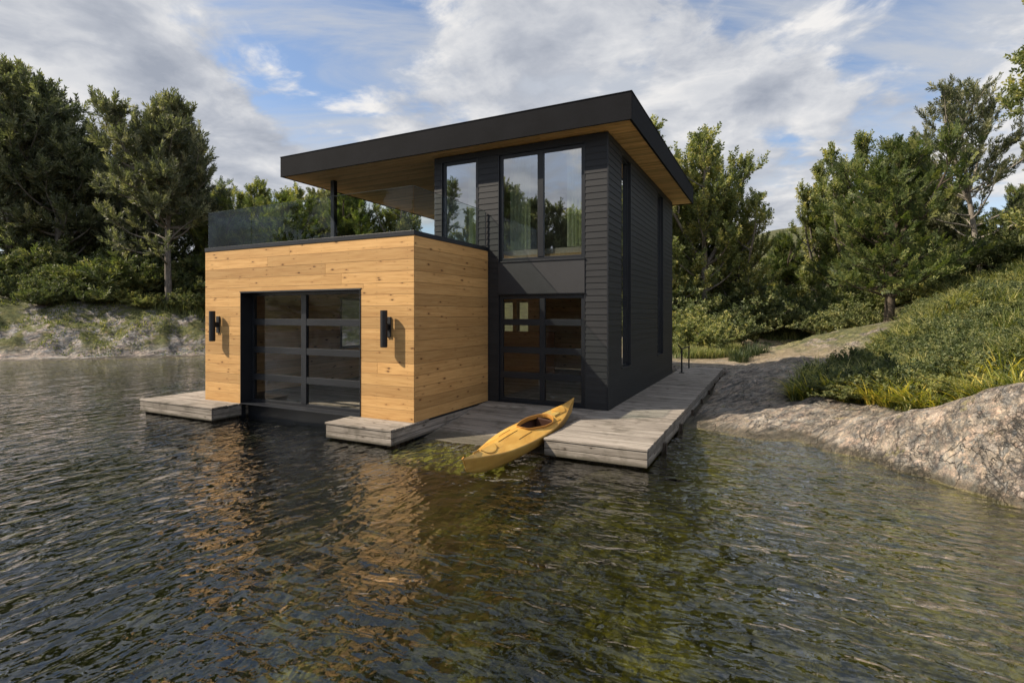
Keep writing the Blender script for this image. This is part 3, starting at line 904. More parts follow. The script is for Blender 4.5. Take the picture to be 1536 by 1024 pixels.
for i in range(nb):
    y0 = RY0 + t + .004 + i * .095
    jt = rnd.uniform(RX0 + 1, RX1 - 1); jt2 = jt + rnd.choice([-1, 1]) * rnd.uniform(2, 3)
    cuts = sorted([RX0 + t + .003, RX1 - t - .003] + [j for j in (jt, jt2) if RX0 + .6 < j < RX1 - .6])
    for a, b in zip(cuts, cuts[1:]):
        mb.box(a + .001, b - .001, y0, y0 + .086, RZ0 + .012, RZ0 + .058, 'x')
mb.build('soffit', M['soffit'], parent=roof)
px_, py_ = -11.22, 11.15
mb = MB(house)
mb.box(px_ - .065, px_ + .065, py_ - .065, py_ + .065, 3.745, RZ0 + .03, 'z')
mb.box(px_ - .12, px_ + .12, py_ - .12, py_ + .12, 3.744, 3.76, 'z')
mb.build('roof_post', M['frame'], bevel=.005)

# --- glass balustrade
mb = MB(house)
mb.box(GX0 - .012, GX1 + .012, GY0 - .012, GY0 + .09, GTOP, GTOP + .085, 'x')
mb.box(GX1 - .09, GX1 + .012, GY0 + .09, FY0 - .03, GTOP, GTOP + .085, 'y')
mb.box(GX0 - .012, GX0 + .09, GY0 + .09, BY, GTOP, GTOP + .085, 'y')
mb.box(GX0 + .09, BX0 - .05, BY - .09, BY, GTOP, GTOP + .085, 'x')
RTOP = 4.66
mb.box(GX1 - .055, GX1 - .03, FY0 - .055, FY0 - .03, GTOP + .08, RTOP - .01, 'z')
rail = mb.build('balustrade', M['frame'], bevel=.003)


def pane_box(x0, x1, y0, y1, z0, z1):
    g = MB(house)
    if x1 - x0 > y1 - y0: g.poly([(x0, (y0 + y1) / 2, z0), (x1, (y0 + y1) / 2, z0), (x1, (y0 + y1) / 2, z1), (x0, (y0 + y1) / 2, z1)], [(0, 1, 2, 3)])
    else: g.poly([((x0 + x1) / 2, y0, z0), ((x0 + x1) / 2, y1, z0), ((x0 + x1) / 2, y1, z1), ((x0 + x1) / 2, y0, z1)], [(0, 1, 2, 3)])
    g.build('glass_panel', M['glass_rail'], parent=rail)


xs = [-11.86, -10.35, -8.93, -7.42, -5.93]
for a, b in zip(xs, xs[1:]): pane_box(a + .008, b - .008, GY0 + .032, GY0 + .044, GTOP + .06, RTOP)
for a, b in ((GY0 + .05, 9.18), (9.2, FY0 - .06)): pane_box(GX1 - .044, GX1 - .032, a, b, GTOP + .06, RTOP)
ysl = np.linspace(GY0 + .05, BY - .06, 7)
for a, b in zip(ysl, ysl[1:]): pane_box(GX0 + .032, GX0 + .044, a + .008, b - .008, GTOP + .06, RTOP)
xsb = np.linspace(GX0 + .06, BX0 - .06, 4)
for a, b in zip(xsb, xsb[1:]): pane_box(a + .008, b - .008, BY - .05, BY - .038, GTOP + .06, RTOP)
# bright/dark polished edges of the front panels
mb = MB(house)
for a, b in zip(xs, xs[1:]):
    mb.box(a + .008, b - .008, GY0 + .031, GY0 + .045, RTOP + .001, RTOP + .006, 'x')
mb.box(GX1 - .045, GX1 - .031, GY0 + .05, FY0 - .06, RTOP + .001, RTOP + .006, 'y')
mb.box(GX0 + .031, GX0 + .045, GY0 + .05, BY - .06, RTOP + .001, RTOP + .006, 'y')
mb.build('edge_trim', dark_mat('smoked_glass_edge', (.05, .065, .06), .2), parent=rail)


# --- wall lamps
def lamp(x, label, first=None):
    if first is None:
        e = empty('wall_lamp', (x, GY0, 2.0))
        m_ = MB(e); m_.tube([(x, GY0 - .155, 1.69), (x, GY0 - .155, 2.37)], .066, 28); m_.tube([(x, GY0 - .155, 1.684), (x, GY0 - .155, 1.69)], .058, 28)
        m_.build('lamp_shade', M['lamp'], smooth=False)
        m_ = MB(e); m_.box(x - .05, x + .05, GY0 - .03, GY0 - .001, 1.87, 2.25, 'z'); m_.build('back_plate', M['lamp'], bevel=.004)
        m_ = MB(e); m_.box(x - .02, x + .02, GY0 - .10, GY0 - .029, 2.0, 2.12, 'x'); m_.build('bracket', M['lamp'], bevel=.003)
    else:
        e = first.copy(); C.objects.link(e); e.location = (x, GY0, 2.0)
        for ch in list(first.children):
            c = ch.copy(); C.objects.link(c); c.parent = e
    tag(e, label, 'wall lamp', 'black wall lamps beside the garage door')
    return e


l1 = lamp(-11.42, 'black cylinder wall lamp on the cedar pier left of the wide garage door')
lamp(-6.46, 'black cylinder wall lamp on the cedar pier right of the wide garage door', l1)


# ------------------------------------------------------------------ docks
def plank_top(mb, x0, x1, y0, y1, w=.118, axis='x', slope=None, z=ZD):
    n = round(((y1 - y0) if axis == 'x' else (x1 - x0)) / w); w = ((y1 - y0) if axis == 'x' else (x1 - x0)) / n
    for i in range(n):
        j = rnd.uniform(-.0025, .0025)
        e0 = rnd.uniform(-.006, .006); e1 = rnd.uniform(-.006, .006)
        if axis == 'x':
            a, b = y0 + i * w, y0 + (i + 1) * w - .011
            zz = (lambda y: z + j) if slope is None else (lambda y: slope(y) + j)
            mb.poly([(x0 + e0, a, zz(a) - .035), (x1 + e1, a, zz(a) - .035), (x1 + e1, b, zz(b) - .035), (x0 + e0, b, zz(b) - .035),
                     (x0 + e0, a, zz(a)), (x1 + e1, a, zz(a)), (x1 + e1, b, zz(b)), (x0 + e0, b, zz(b))], MB.BF, 'x')
        else:
            a, b = x0 + i * w, x0 + (i + 1) * w - .007
            mb.box(a, b, y0 + e0, y1 + e1, z - .035 + j, z + j, 'y')


def skirt(mb, x0, x1, y0, y1, sides, z1=ZD - .037, z0=.035, n=2):
    hh = (z1 - z0) / n; th = .045
    for k in range(n):
        a, b = z0 + k * hh, z0 + (k + 1) * hh - .009
        if 'f' in sides: mb.box(x0, x1, y0, y0 + th, a, b, 'x')
        if 'b' in sides: mb.box(x0, x1, y1 - th, y1, a, b, 'x')
        if 'l' in sides: mb.box(x0, x0 + th, y0 + th + .002, y1 - (th + .002 if 'b' in sides else 0), a, b, 'y')
        if 'r' in sides: mb.box(x1 - th, x1, y0 + th + .002, y1 - (th + .002 if 'b' in sides else 0), a, b, 'y')


def dock(name, label, base, builds):
    e = empty(name, base)
    tag(e, label, 'dock')
    for part, fn in builds:
        m_ = MB(e); fn(m_); m_.build(part, M['dock'] if part != 'frame' else M['bark2'], bevel=.004 if part != 'frame' else 0)
    return e


def core(mbx, *r):
    for (x0, x1, y0, y1) in r: mbx.box(x0 + .09, x1 - .09, y0 + .09, y1 - .09, -.12, ZD - .05, 'x')


dock('dock', 'weathered plank dock on the left that wraps around the cedar wing corner', (-12, 8, 0), [
    ('decking', lambda m_: (plank_top(m_, -13.3, -10.65, 7.13, 8.25), plank_top(m_, -13.3, GX0 - .01, 8.25, 16.5))),
    ('skirt_board', lambda m_: (skirt(m_, -13.28, -10.67, 7.14, 8.24, 'flr'), skirt(m_, -13.28, GX0 - .02, 8.24, 16.5, 'l'))),
    ('frame', lambda m_: core(m_, (-13.3, -10.65, 7.13, 8.25), (-13.3, GX0, 8.2, 16.5)))])
dock('dock', 'small weathered plank dock under the cedar corner between garage door and ramp', (-6.6, 7.5, 0), [
    ('decking', lambda m_: plank_top(m_, -7.40, -5.86, 7.13, 8.25)),
    ('skirt_board', lambda m_: (skirt(m_, -7.38, -5.87, 7.14, 8.24, 'fl'), skirt(m_, -5.95, -5.87, 7.14, FY0 - .02, 'r'))),
    ('frame', lambda m_: core(m_, (-7.4, -5.86, 7.13, 8.25), (-6.1, -5.86, 8.2, FY0)))])
rs = lambda y: ZD if y > 10.25 else ZD - (10.25 - y) * (ZD / 2.24)
ramp = dock('boat_ramp', 'sloping plank boat ramp running from the narrow door down into the water', (-4.6, 9, 0), [
    ('decking', lambda m_: plank_top(m_, -5.85, -3.32, 6.9, FY0 - .02, .10, slope=rs)),
    ('frame', lambda m_: [m_.poly([(x, 6.9, rs(6.9) - .16), (x + .06, 6.9, rs(6.9) - .16), (x + .06, 10.5, .1), (x, 10.5, .1),
                                   (x, 6.9, rs(6.9) - .037), (x + .06, 6.9, rs(6.9) - .037), (x + .06, 10.5, ZD - .04), (x, 10.5, ZD - .04)], MB.BF) for x in (-5.8, -4.6, -3.42)])])
ramp['category'] = 'ramp'
dock('deck', 'long weathered plank deck along the charcoal side wall beside the kayak', (-2.4, 12, 0), [
    ('decking', lambda m_: (plank_top(m_, -3.31, -1.65, 7.79, FY0 - .02), plank_top(m_, FX1 + .012, -1.65, FY0 - .02, 20.75))),
    ('skirt_board', lambda m_: (skirt(m_, -3.30, -1.66, 7.80, FY0, 'fl'), skirt(m_, -3.0, -1.66, 7.80 + .047, 20.7, 'r'))),
    ('frame', lambda m_: (core(m_, (-3.3, -1.65, 7.8, 10.5), (-3.0, -1.65, 10.4, 20.7)),
                          [m_.box(-1.71, -1.60, y, y + .1, -.3, .02 + .12, 'z') for y in np.arange(9, 20.5, 1.7)]))])
bpy.data.objects['deck']['category'] = 'deck'
# handrail at the rear
e = empty('handrail', (-2.95, 18.4, ZD)); tag(e, 'short black metal handrail at the far corner of the side deck', 'handrail')
mb = MB(e); mb.tube([(-2.78, 18.5, ZD), (-2.78, 18.5, 1.08), (-2.80, 18.56, 1.12)], .028, 10); mb.build('post', M['frame'])
mb = MB(e); mb.tube([(-2.78, 20.2, ZD), (-2.78, 20.2, 1.08)], .025, 10); mb.build('post', M['frame'])
mb = MB(e); mb.box(-2.86, -2.70, 18.42, 18.58, ZD, ZD + .02); mb.build('foot_plate', M['frame'])
mb = MB(e); mb.tube([(-2.84, 18.2, 1.26), (-2.78, 18.5, 1.12), (-2.78, 20.4, 1.1)], .025, 10); mb.build('top_rail', M['frame'])


# ------------------------------------------------------------------ kayak
def kayak():
    e = empty('kayak', (0, 0, 0))
    tag(e, 'yellow kayak drawn up on the boat ramp with its bow in the water', 'kayak')
    L = 3.75; N = 90; K = 15
    s = np.linspace(0, 1, N)
    def halfw(s): return .325 * np.power(np.clip(np.sin(pi * np.clip(s, 0, 1) ** .93), 0, 1), 1.02 + .75 * np.exp(-np.clip(s, 0, 1) / .16) + .35 * np.exp(-(1 - np.clip(s, 0, 1)) / .12)) + .003
    def keel(s): return .16 * np.clip((.22 - s) / .22, 0, 1) ** 2 + .12 * np.clip((s - .80) / .20, 0, 1) ** 2
    def sheer(s): return .27 + .10 * np.clip((.25 - s) / .25, 0, 1) ** 1.6 + .13 * np.clip((s - .72) / .28, 0, 1) ** 1.5
    def ridge_(s): return sheer(s) + .115 * np.sin(pi * np.clip(s, 0, 1)) ** .7 * (1 - .45 * np.exp(-((s - .62) / .16) ** 2))
    def deckz(s, u):   # u -1..1 across: peaked deck with rounded edge
        return sheer(s) + (ridge_(s) - sheer(s)) * (1 - np.abs(u) ** (1.12 + .6 * np.exp(-((s - .6) / .15) ** 2)))
    # hull
    sec = [(0, 0), (.30, .02), (.58, .09), (.74, .24), (.84, .36), (.93, .72), (1.02, .93), (1.0, 1.0)]
    V = []; n = len(sec)
    prof = [(-a, b) for a, b in sec[::-1]][:-1] + sec
    for si in s:
        w = halfw(si); k = keel(si); sh = sheer(si)
        rake = (si - .5) * L
        for a, b in prof:
            z = k + (sh - k) * b
            xx = a * w
            yy = rake + (.10 if si < .5 else -.10) * (1 - b) * max(0, 1 - min(si, 1 - si) / .12)
            V.append((xx, yy, z))
    m_ = len(prof); ix = np.arange(N * m_).reshape(N, m_)
    F = np.stack([ix[:-1, :-1], ix[:-1, 1:], ix[1:, 1:], ix[1:, :-1]], -1).reshape(-1, 4)
    hull = link('hull', npmesh('hull', V, F, smooth=True), e, M['kayak'])
    md = hull.modifiers.new('thick', 'SOLIDIFY'); md.thickness = .006; md.offset = 0
    # deck with the cockpit cut out
    Ns, Nu = 260, 60
    S_, U_ = np.meshgrid(np.linspace(0, 1, Ns), np.linspace(-1, 1, Nu), indexing='ij')
    X = U_ * halfw(S_); Y = (S_ - .5) * L; Z = deckz(S_, U_)
    cyc = (.575 - .5) * L
    hexa = [(0, -.55), (.12, -.49), (.23, -.12), (.235, .16), (.13, .38), (0, .43), (-.13, .38), (-.235, .16), (-.23, -.12), (-.12, -.49)]
    hexa = [(a, b + cyc) for a, b in hexa]
    ins_ = inpoly(X, Y, hexa)
    ix = np.arange(Ns * Nu).reshape(Ns, Nu)
    F = np.stack([ix[:-1, :-1], ix[1:, :-1], ix[1:, 1:], ix[:-1, 1:]], -1)
    keep = ~(ins_[:-1, :-1] & ins_[1:, 1:] & ins_[:-1, 1:] & ins_[1:, :-1])
    F = F[keep].reshape(-1, 4)
    link('deck', npmesh('deck', np.stack([X, Y, Z], -1).reshape(-1, 3), F, smooth=True), e, M['kayak'])
    def dz(x, y):
        ss = y / L + .5; return float(deckz(ss, np.clip(x / halfw(ss), -1, 1)))
    # coaming
    P = []
    for i in range(len(hexa)):
        a = np.array(hexa[i]); b = np.array(hexa[(i + 1) % len(hexa)])
        for t_ in np.linspace(0, 1, 5)[:-1]: P.append(a * (1 - t_) + b * t_)
    P = np.array(P)
    P = (np.roll(P, 1, 0) + 2 * P + np.roll(P, -1, 0)) / 4
    zc = np.array([dz(*p) for p in P]); zc = np.maximum(zc, .375) * .3 + .7 * zc
    r0 = P * 1.0; c = P.mean(0)
    rings = []
    for sc, dzv in ((1.03, -.014), (1.035, .008), (1.055, .011), (1.05, .018), (1.0, .019), (.99, .014), (.975, -.03), (.97, -.05)):
        q = c + (P - c) * np.array([sc, 1 + (sc - 1) * .5]); rings.append(np.column_stack([q, zc + dzv]))
    V = np.concatenate(rings); n = len(P); F = []
    for i in range(len(rings) - 1):
        for k in range(n): F.append((i * n + k, i * n + (k + 1) % n, (i + 1) * n + (k + 1) % n, (i + 1) * n + k))
    link('cockpit_rim', npmesh('cockpit_rim', V, F, smooth=True), e, M['kayak_rim'])
    # dark liner
    V = []; pr = []
    Sl = np.linspace(.33, .80, 30); Ul = np.linspace(-1, 1, 15)
    for si in Sl:
        for u in Ul:
            V.append((u * halfw(si) * .93, (si - .5) * L, .03 + (sheer(si) - .035) * abs(u) ** 2.6))
    ix = np.arange(30 * 15).reshape(30, 15)
    F = np.stack([ix[:-1, :-1], ix[:-1, 1:], ix[1:, 1:], ix[1:, :-1]], -1).reshape(-1, 4)
    link('cockpit_liner', npmesh('cockpit_liner', V, F, smooth=True), e, M['kayak_in'])
    b = MB(); b.box(-.17, .17, cyc + .0, cyc + .34, .05, .10); b.box(-.16, .16, cyc + .30, cyc + .35, .10, .30)
    b.build('seat', M['kayak_in'], parent=e, bevel=.02)
    # hatches
    for hy0, hy1, hw0, name in ((-1.42, -1.08, .12, 'hatch'), (.98, 1.30, .13, 'hatch')):
        Pn = [(hw0 * cos(a) * 1.0, (hy0 + hy1) / 2 + (hy1 - hy0) / 2 * sin(a)) for a in np.linspace(0, 2 * pi, 33)[:-1]]
        V = [(x * .0, y * 0 + (hy0 + hy1) / 2, dz(0, (hy0 + hy1) / 2) + .012) for x, y in Pn[:1]]
        for sc, dd in ((.85, .010), (.97, .009), (1.0, -.004)):
            V += [(x * sc, (hy0 + hy1) / 2 + (y - (hy0 + hy1) / 2) * sc, dz(x * sc, (hy0 + hy1) / 2 + (y - (hy0 + hy1) / 2) * sc) + dd) for x, y in Pn]
        mm = bpy.data.meshes.new('hatch'); fs = [(0, 1 + k, 1 + (k + 1) % 32) for k in range(32)]
        for r_ in range(2): fs += [(1 + r_ * 32 + k, 1 + (r_ + 1) * 32 + k, 1 + (r_ + 1) * 32 + (k + 1) % 32, 1 + r_ * 32 + (k + 1) % 32) for k in range(32)]
        mm.from_pydata(V, [], fs); link(name, mm, e, M['kayak'])
        b = MB(); b.tube([(x * 1.02, y, dz(x * 1.02, y) + .003) for x, y in Pn + Pn[:1]], .006, 6); b.build('hatch_seal', M['cord'], parent=e)
    # deck panels behind the cockpit and perimeter lines
    b = MB()
    for x0, y0, x1, y1 in ((-.10, .60, .10, .60), ):
        pass
    def seam(pts): b.tube([(x, y, dz(x, y) + .003) for x, y in pts], .0045, 6)
    seam([(.015, y) for y in np.linspace(-.98, -.40, 14)])
    seam([(-.15, y) for y in np.linspace(-.70, -.36, 10)]); seam([(.17, y) for y in np.linspace(-.62, -.2, 10)])
    seam([(.22, y) for y in np.linspace(.1, .8, 14)]); seam([(-.13, y) for y in np.linspace(.75, 1.1, 8)]); seam([(.13, y) for y in np.linspace(.75, 1.1, 8)])
    for sg in (-1, 1):
        seam([(sg * .10 * (1 - k / 10.) , -1.10 - .38 * k / 10.) for k in range(10)])
    seam([(-.10, -1.10), (0, -1.09), (.10, -1.10)])
    b.tube([(0, y, dz(0, y) + .012) for y in np.linspace(-1.62, -1.48, 5)], .009, 6)
    b.build('deck_line', M['cord'], parent=e)
    b = MB()
    vs = []; 
    for y in (.78, 1.0):
        for x in (-.11, .11): vs.append((x, y, dz(x, y) + .006))
    for y in (.78, 1.0):
        for x in (-.11, .11): vs.append((x, y, dz(x, y) + .022))
    b.poly(vs, [(0, 1, 3, 2), (4, 5, 7, 6), (0, 1, 5, 4), (1, 3, 7, 5), (3, 2, 6, 7), (2, 0, 4, 6)])
    b.build('deck_pad', M['hatch'], parent=e, bevel=.004)
    # toggles
    b = MB(); b.tube([(0, -L / 2 - .012, sheer(0) + .0), (0, -L / 2 + .03, sheer(0) + .022)], .012, 8); b.build('toggle', M['kayak_rim'], parent=e)
    # pose: bow down the ramp
    bow = np.array([-3.80, 6.12]); stern = np.array([-3.56, 9.86])
    mid_ = (bow + stern) / 2; ang = math.atan2(-(stern - bow)[0], (stern - bow)[1])
    e.location = (mid_[0], mid_[1], .108)
    e.rotation_euler = (math.radians(4.6), math.radians(5), ang)
    return e


kayak()


# ------------------------------------------------------------------ plants
def shoot(kind, r):
    """one leafy shoot along +z, length 1; returns verts (n,4,3) diamonds"""
    Q = []
    nb = {'needle': 30, 'leaf': 22, 'spray': 22}[kind]
    for i in range(nb):
        t_ = .05 + .95 * (i / nb); az = i * 2.4 + r.uniform(-.4, .4)
        if kind == 'needle': ang, ln, w = r.uniform(.45, .85), r.uniform(.30, .42) * (1.1 - .35 * t_), .046
        elif kind == 'leaf': ang, ln, w = r.uniform(.6, 1.3), r.uniform(.20, .32), .075
        else: ang, ln, w = r.uniform(.7, 1.1), r.uniform(.22, .40) * (1.25 - .8 * t_), .045
        if kind == 'spray': az = (i % 2) * pi + r.uniform(-.35, .35)
        d = np.array([cos(az) * sin(ang), sin(az) * sin(ang), cos(ang)])
        p = np.array([0, 0, t_ - .1]) + np.array([r.uniform(-.04, .04), r.uniform(-.04, .04), 0])
        s_ = np.cross(d, r.normal(size=3)); s_ /= np.linalg.norm(s_)
        if kind == 'spray': s_ = np.cross(d, [0, 1, 0]); s_ = s_ / (np.linalg.norm(s_) + 1e-6)
        Q.append([p, p + d * ln * .5 + s_ * w, p + d * ln, p + d * ln * .5 - s_ * w])
    return np.array(Q)


def frames(dirs, r):
    """rotation matrices taking +z to dirs with a random roll"""
    d = dirs / (np.linalg.norm(dirs, axis=1, keepdims=True) + 1e-9)
    rv = r.normal(size=d.shape); a = np.cross(d, rv); a /= np.linalg.norm(a, axis=1, keepdims=True) + 1e-9
    b = np.cross(d, a)
    return np.stack([a, b, d], -1)


def foliage_mesh(name, pos, dirs, ln, kind, r, inner=None, nproto=6):
    pos = np.array(pos); dirs = np.array(dirs); ln = np.array(ln)
    Rm = frames(dirs, r); protos = [shoot(kind, r) for _ in range(nproto)]
    pick = r.integers(0, nproto, len(pos))
    VV = []; TT = []
    base_t = np.clip(.42 + .22 * r.normal(size=len(pos)), 0, .92)
    for k in range(nproto):
        sel = np.where(pick == k)[0]
        if not len(sel): continue
        P = protos[k].reshape(-1, 3)
        v = np.einsum('nij,pj->npi', Rm[sel], P) * ln[sel][:, None, None] + pos[sel][:, None, :]
        VV.append(v.reshape(-1, 3))
        tt = np.repeat(base_t[sel][:, None], len(P) // 4, 1) + r.normal(size=(len(sel), len(P) // 4)) * .12
        TT.append(np.repeat(tt.reshape(-1), 4))
    V = np.concatenate(VV); T = np.clip(np.concatenate(TT), 0, 1)
    return npmesh(name, V, np.arange(len(V)).reshape(-1, 4), smooth=False, tint=T)


def tubes_mesh(name, lines, mat):
    VV = []; FF = []; off = 0
    for pts, rads, n in lines:
        pts = np.array(pts); m_ = len(pts)
        d = np.gradient(pts, axis=0); d /= np.linalg.norm(d, axis=1, keepdims=True) + 1e-9
        ref = np.where(np.abs(d[:, 2:3]) > .8, np.array([[1., 0, 0]]), np.array([[0, 0, 1.]]))
        a = np.cross(d, ref); a /= np.linalg.norm(a, axis=1, keepdims=True) + 1e-9; b = np.cross(d, a)
        th = np.arange(n) * 2 * pi / n
        v = pts[:, None, :] + np.array(rads)[:, None, None] * (a[:, None, :] * np.cos(th)[None, :, None] + b[:, None, :] * np.sin(th)[None, :, None])
        VV.append(v.reshape(-1, 3))
        ix = np.arange(m_ * n).reshape(m_, n); nx_ = np.roll(ix, -1, 1)
        FF.append(np.stack([ix[:-1], nx_[:-1], nx_[1:], ix[1:]], -1).reshape(-1, 4) + off); off += m_ * n
    me = npmesh(name, np.concatenate(VV), np.concatenate(FF), smooth=True)
    me.materials.append(mat); return me


def curve(p0, d0, L, up, wob, n, r):
    """bending path: starts along d0, drifts towards up"""
    pts = [np.array(p0, float)]; d = np.array(d0, float); d /= np.linalg.norm(d)
    for i in range(n):
        d = d + np.array([0, 0, up / n]) + r.normal(size=3) * wob / n ** .5
        d /= np.linalg.norm(d); pts.append(pts[-1] + d * L / n)
    return np.array(pts)


def make_tree(seed, H, width, c0, shape, kind, leafm, barkm, limbs=46, shoot_len=.5, leaders=1, up=.7, tw_step=.34, density=1.0, droop=0.0, lean=.0, bare=0, trunk_r=None):
    """returns (trunk mesh, crown mesh). shape(t) crown radius factor for t in 0..1 above c0"""
    r = np.random.default_rng(seed)
    tr = trunk_r or H * .016 + .04
    lines = []; P = []; Dv = []; Ln = []
    trunk = curve((0, 0, -.3), (lean, .0, 1), H * .93 + .3, .1, .12, 16, r)
    tl = np.linspace(0, 1, 17)
    lines.append((trunk, tr * (1 - tl) ** .8 + .02, 10))
    axes = [(trunk, tr)]
    for k in range(leaders - 1):
        i0 = r.integers(6, 10); az = r.uniform(0, 2 * pi)
        L = (H - trunk[i0][2]) * r.uniform(.75, .98)
        c = curve(trunk[i0], (cos(az) * .75, sin(az) * .75, .8), L, .9, .15, 10, r)
        lines.append((c, tr * .55 * (1 - np.linspace(0, 1, 11)) ** .8 + .015, 8)); axes.append((c, tr * .5))
    def add_shoots(path, a, b, step):
        seg = np.linalg.norm(np.diff(path, axis=0), axis=1); cum = np.concatenate([[0], np.cumsum(seg)]); T = cum[-1]
        s_ = a * T
        while s_ < b * T:
            i = min(len(seg) - 1, np.searchsorted(cum, s_) - 1); i = max(i, 0)
            f = (s_ - cum[i]) / (seg[i] + 1e-9); p = path[i] * (1 - f) + path[i + 1] * f
            d = (path[i + 1] - path[i]) / (seg[i] + 1e-9)
            dd = d * .7 + r.normal(size=3) * .55 + np.array([0, 0, .45 - droop])
            P.append(p); Dv.append(dd); Ln.append(shoot_len * r.uniform(.7, 1.25)); s_ += step * r.uniform(.6, 1.4)
        P.append(path[-1]); Dv.append((path[-1] - path[-2]) / (np.linalg.norm(path[-1] - path[-2]) + 1e-9) + [0, 0, .3 - droop]); Ln.append(shoot_len * 1.15)
    for li in range(limbs):
        q = (li + r.uniform(0, 1)) / limbs; t_ = q ** .9
        ax, rr = axes[0] if (leaders == 1 or r.random() < .5) else axes[r.integers(0, len(axes))]
        z = c0 * H + t_ * (H * .95 - c0 * H)
        i = int(np.argmin(np.abs(ax[:, 2] - z))); i = max(1, min(i, len(ax) - 1))
        p = ax[i] if ax[i][2] < z + 1e-6 or i == 0 else ax[i - 1] + (ax[i] - ax[i - 1]) * np.clip((z - ax[i - 1][2]) / (ax[i][2] - ax[i - 1][2] + 1e-6), 0, 1)
        if abs(ax[i][2] - z) > H * .15: continue
        az = li * 2.399 + r.normal() * .35
        L = width * shape(t_) * r.uniform(.62, 1.12)
        el = .12 + .75 * t_ + r.normal() * .12 - droop * .5
        bareq = li < bare
        c = curve(p, (cos(az) * cos(el), sin(az) * cos(el), sin(el)), L, up * (.5 + .8 * r.random()) - droop, .28, 7, r)
        lr = max(.02, tr * .34 * (1 - .6 * t_) * min(1, L / width + .25))
        lines.append((c, lr * (1 - np.linspace(0, 1, 8)) ** .8 + .008, 6))
        seg = L / 7
        nt = max(2, int(L * (1 - .22) / tw_step))
        for k in range(nt):
            f = .22 + .78 * (k + r.random()) / nt
            if bareq and f < .6: continue
            j = min(6, int(f * 7)); pp = c[j] + (c[j + 1] - c[j]) * (f * 7 - j)
            d = (c[j + 1] - c[j]); d /= np.linalg.norm(d)
            sd = np.cross(d, (0, 0, 1)); sd /= np.linalg.norm(sd) + 1e-6
            sg = 1 if k % 2 else -1
            tl_ = (.35 + .75 * (1 - f) * L * .42 + .15 * r.random()) * r.uniform(.7, 1.2)
            c2 = curve(pp, d * .55 + sd * sg * .8 + np.array([0, 0, r.uniform(-.15, .55) - droop]), tl_, up * .7 - droop, .3, 3, r)
            lines.append((c2, [.016, .012, .009, .005], 3))
            add_shoots(c2, .2, 1.0, .20 / density)
        add_shoots(c[3:], .3, 1.0, .26 / density)
    for ax, _ in axes: add_shoots(ax[-3:], 0, 1, .12)
    nm = 'trunk'
    return tubes_mesh(nm, lines, barkm), _fol('crown', P, Dv, Ln, kind, r, leafm)


def _fol(name, P, Dv, Ln, kind, r, mat):
    me = foliage_mesh(name, P, Dv, Ln, kind, r); me.materials.append(mat); return me


sh_round = lambda t: max(.14, math.sin(pi * min(1, (t * .72 + .30))) ** .7)
sh_cone = lambda t: max(.08, (1 - t) ** .75 * (.75 + .25 * math.sin(t * 20)))
sh_col = lambda t: max(.12, (1 - t ** 2.5) * (.72 + .28 * math.sin(t * 11 + 1)))
sh_egg = lambda t: max(.12, math.sin(pi * (t ** .8 * .74 + .24)) ** .75)

PROTO = {
    'pine_a': make_tree(1, 12, 3.5, .15, sh_round, 'needle', M['pine'], M['bark'], 92, .70, 3, .8, .36, 1.0, bare=4),
    'pine_b': make_tree(2, 12, 3.4, .10, sh_egg, 'needle', M['pine'], M['bark'], 96, .70, 3, .9, .36, 1.0, bare=3),
    'pine_c': make_tree(3, 12, 4.0, .17, sh_round, 'needle', M['pine'], M['palebark'], 54, .58, 4, .7, .42, .85, bare=16, lean=.03, trunk_r=.17),
    'pine_d': make_tree(13, 12, 3.9, .22, sh_round, 'needle', M['pine'], M['bark'], 84, .70, 3, .8, .36, 1.0, bare=14, trunk_r=.19),
    'dense': make_tree(4, 9, 3.0, .09, sh_egg, 'spray', M['spruce'], M['bark2'], 96, .52, 3, .5, .25, 1.25, trunk_r=.2),
    'broad_a': make_tree(5, 12, 3.3, .05, sh_egg, 'leaf', M['broad'], M['bark'], 80, .62, 5, 1.0, .36, 1.05),
    'broad_b': make_tree(6, 12, 3.0, .06, sh_col, 'leaf', M['broad'], M['bark'], 76, .62, 4, 1.1, .36, 1.05),
    'cone': make_tree(8, 12, 2.9, .06, sh_cone, 'spray', M['spruce'], M['bark2'], 64, .60, 1, .3, .42, .8, droop=.15),
}
PH = {'dense': 9}


def make_shrub(seed, H, Wd, kind, leafm, nst=26, sl=.32, step=.16):
    r = np.random.default_rng(seed); lines = []; P = []; Dv = []; Ln = []
    for i in range(nst):
        az = r.uniform(0, 2 * pi); rad_ = Wd * r.random() ** .5
        tilt = rad_ / Wd
        c = curve((cos(az) * rad_ * .25, sin(az) * rad_ * .25, -.05), (cos(az) * tilt, sin(az) * tilt, 1.0), H * r.uniform(.6, 1.05) * (1.12 - .35 * tilt), .1, .5, 5, r)
        c[:, 0] += cos(az) * rad_ * .55 * np.linspace(0, 1, 6); c[:, 1] += sin(az) * rad_ * .55 * np.linspace(0, 1, 6)
        lines.append((c, .018 * (1 - np.linspace(0, 1, 6)) + .004, 4))
        for k in range(int(H / step)):
            f = .12 + .88 * (k + r.random()) / int(H / step); j = min(4, int(f * 5)); p = c[j] + (c[j + 1] - c[j]) * (f * 5 - j)
            for _ in range(2):
                a2 = r.uniform(0, 2 * pi)
                P.append(p + r.normal(size=3) * .03); Dv.append([cos(a2), sin(a2), r.uniform(.1, 1.2)]); Ln.append(sl * r.uniform(.7, 1.4))
    return tubes_mesh('stems', lines, M['bark2']), _fol('foliage', P, Dv, Ln, kind, r, leafm)


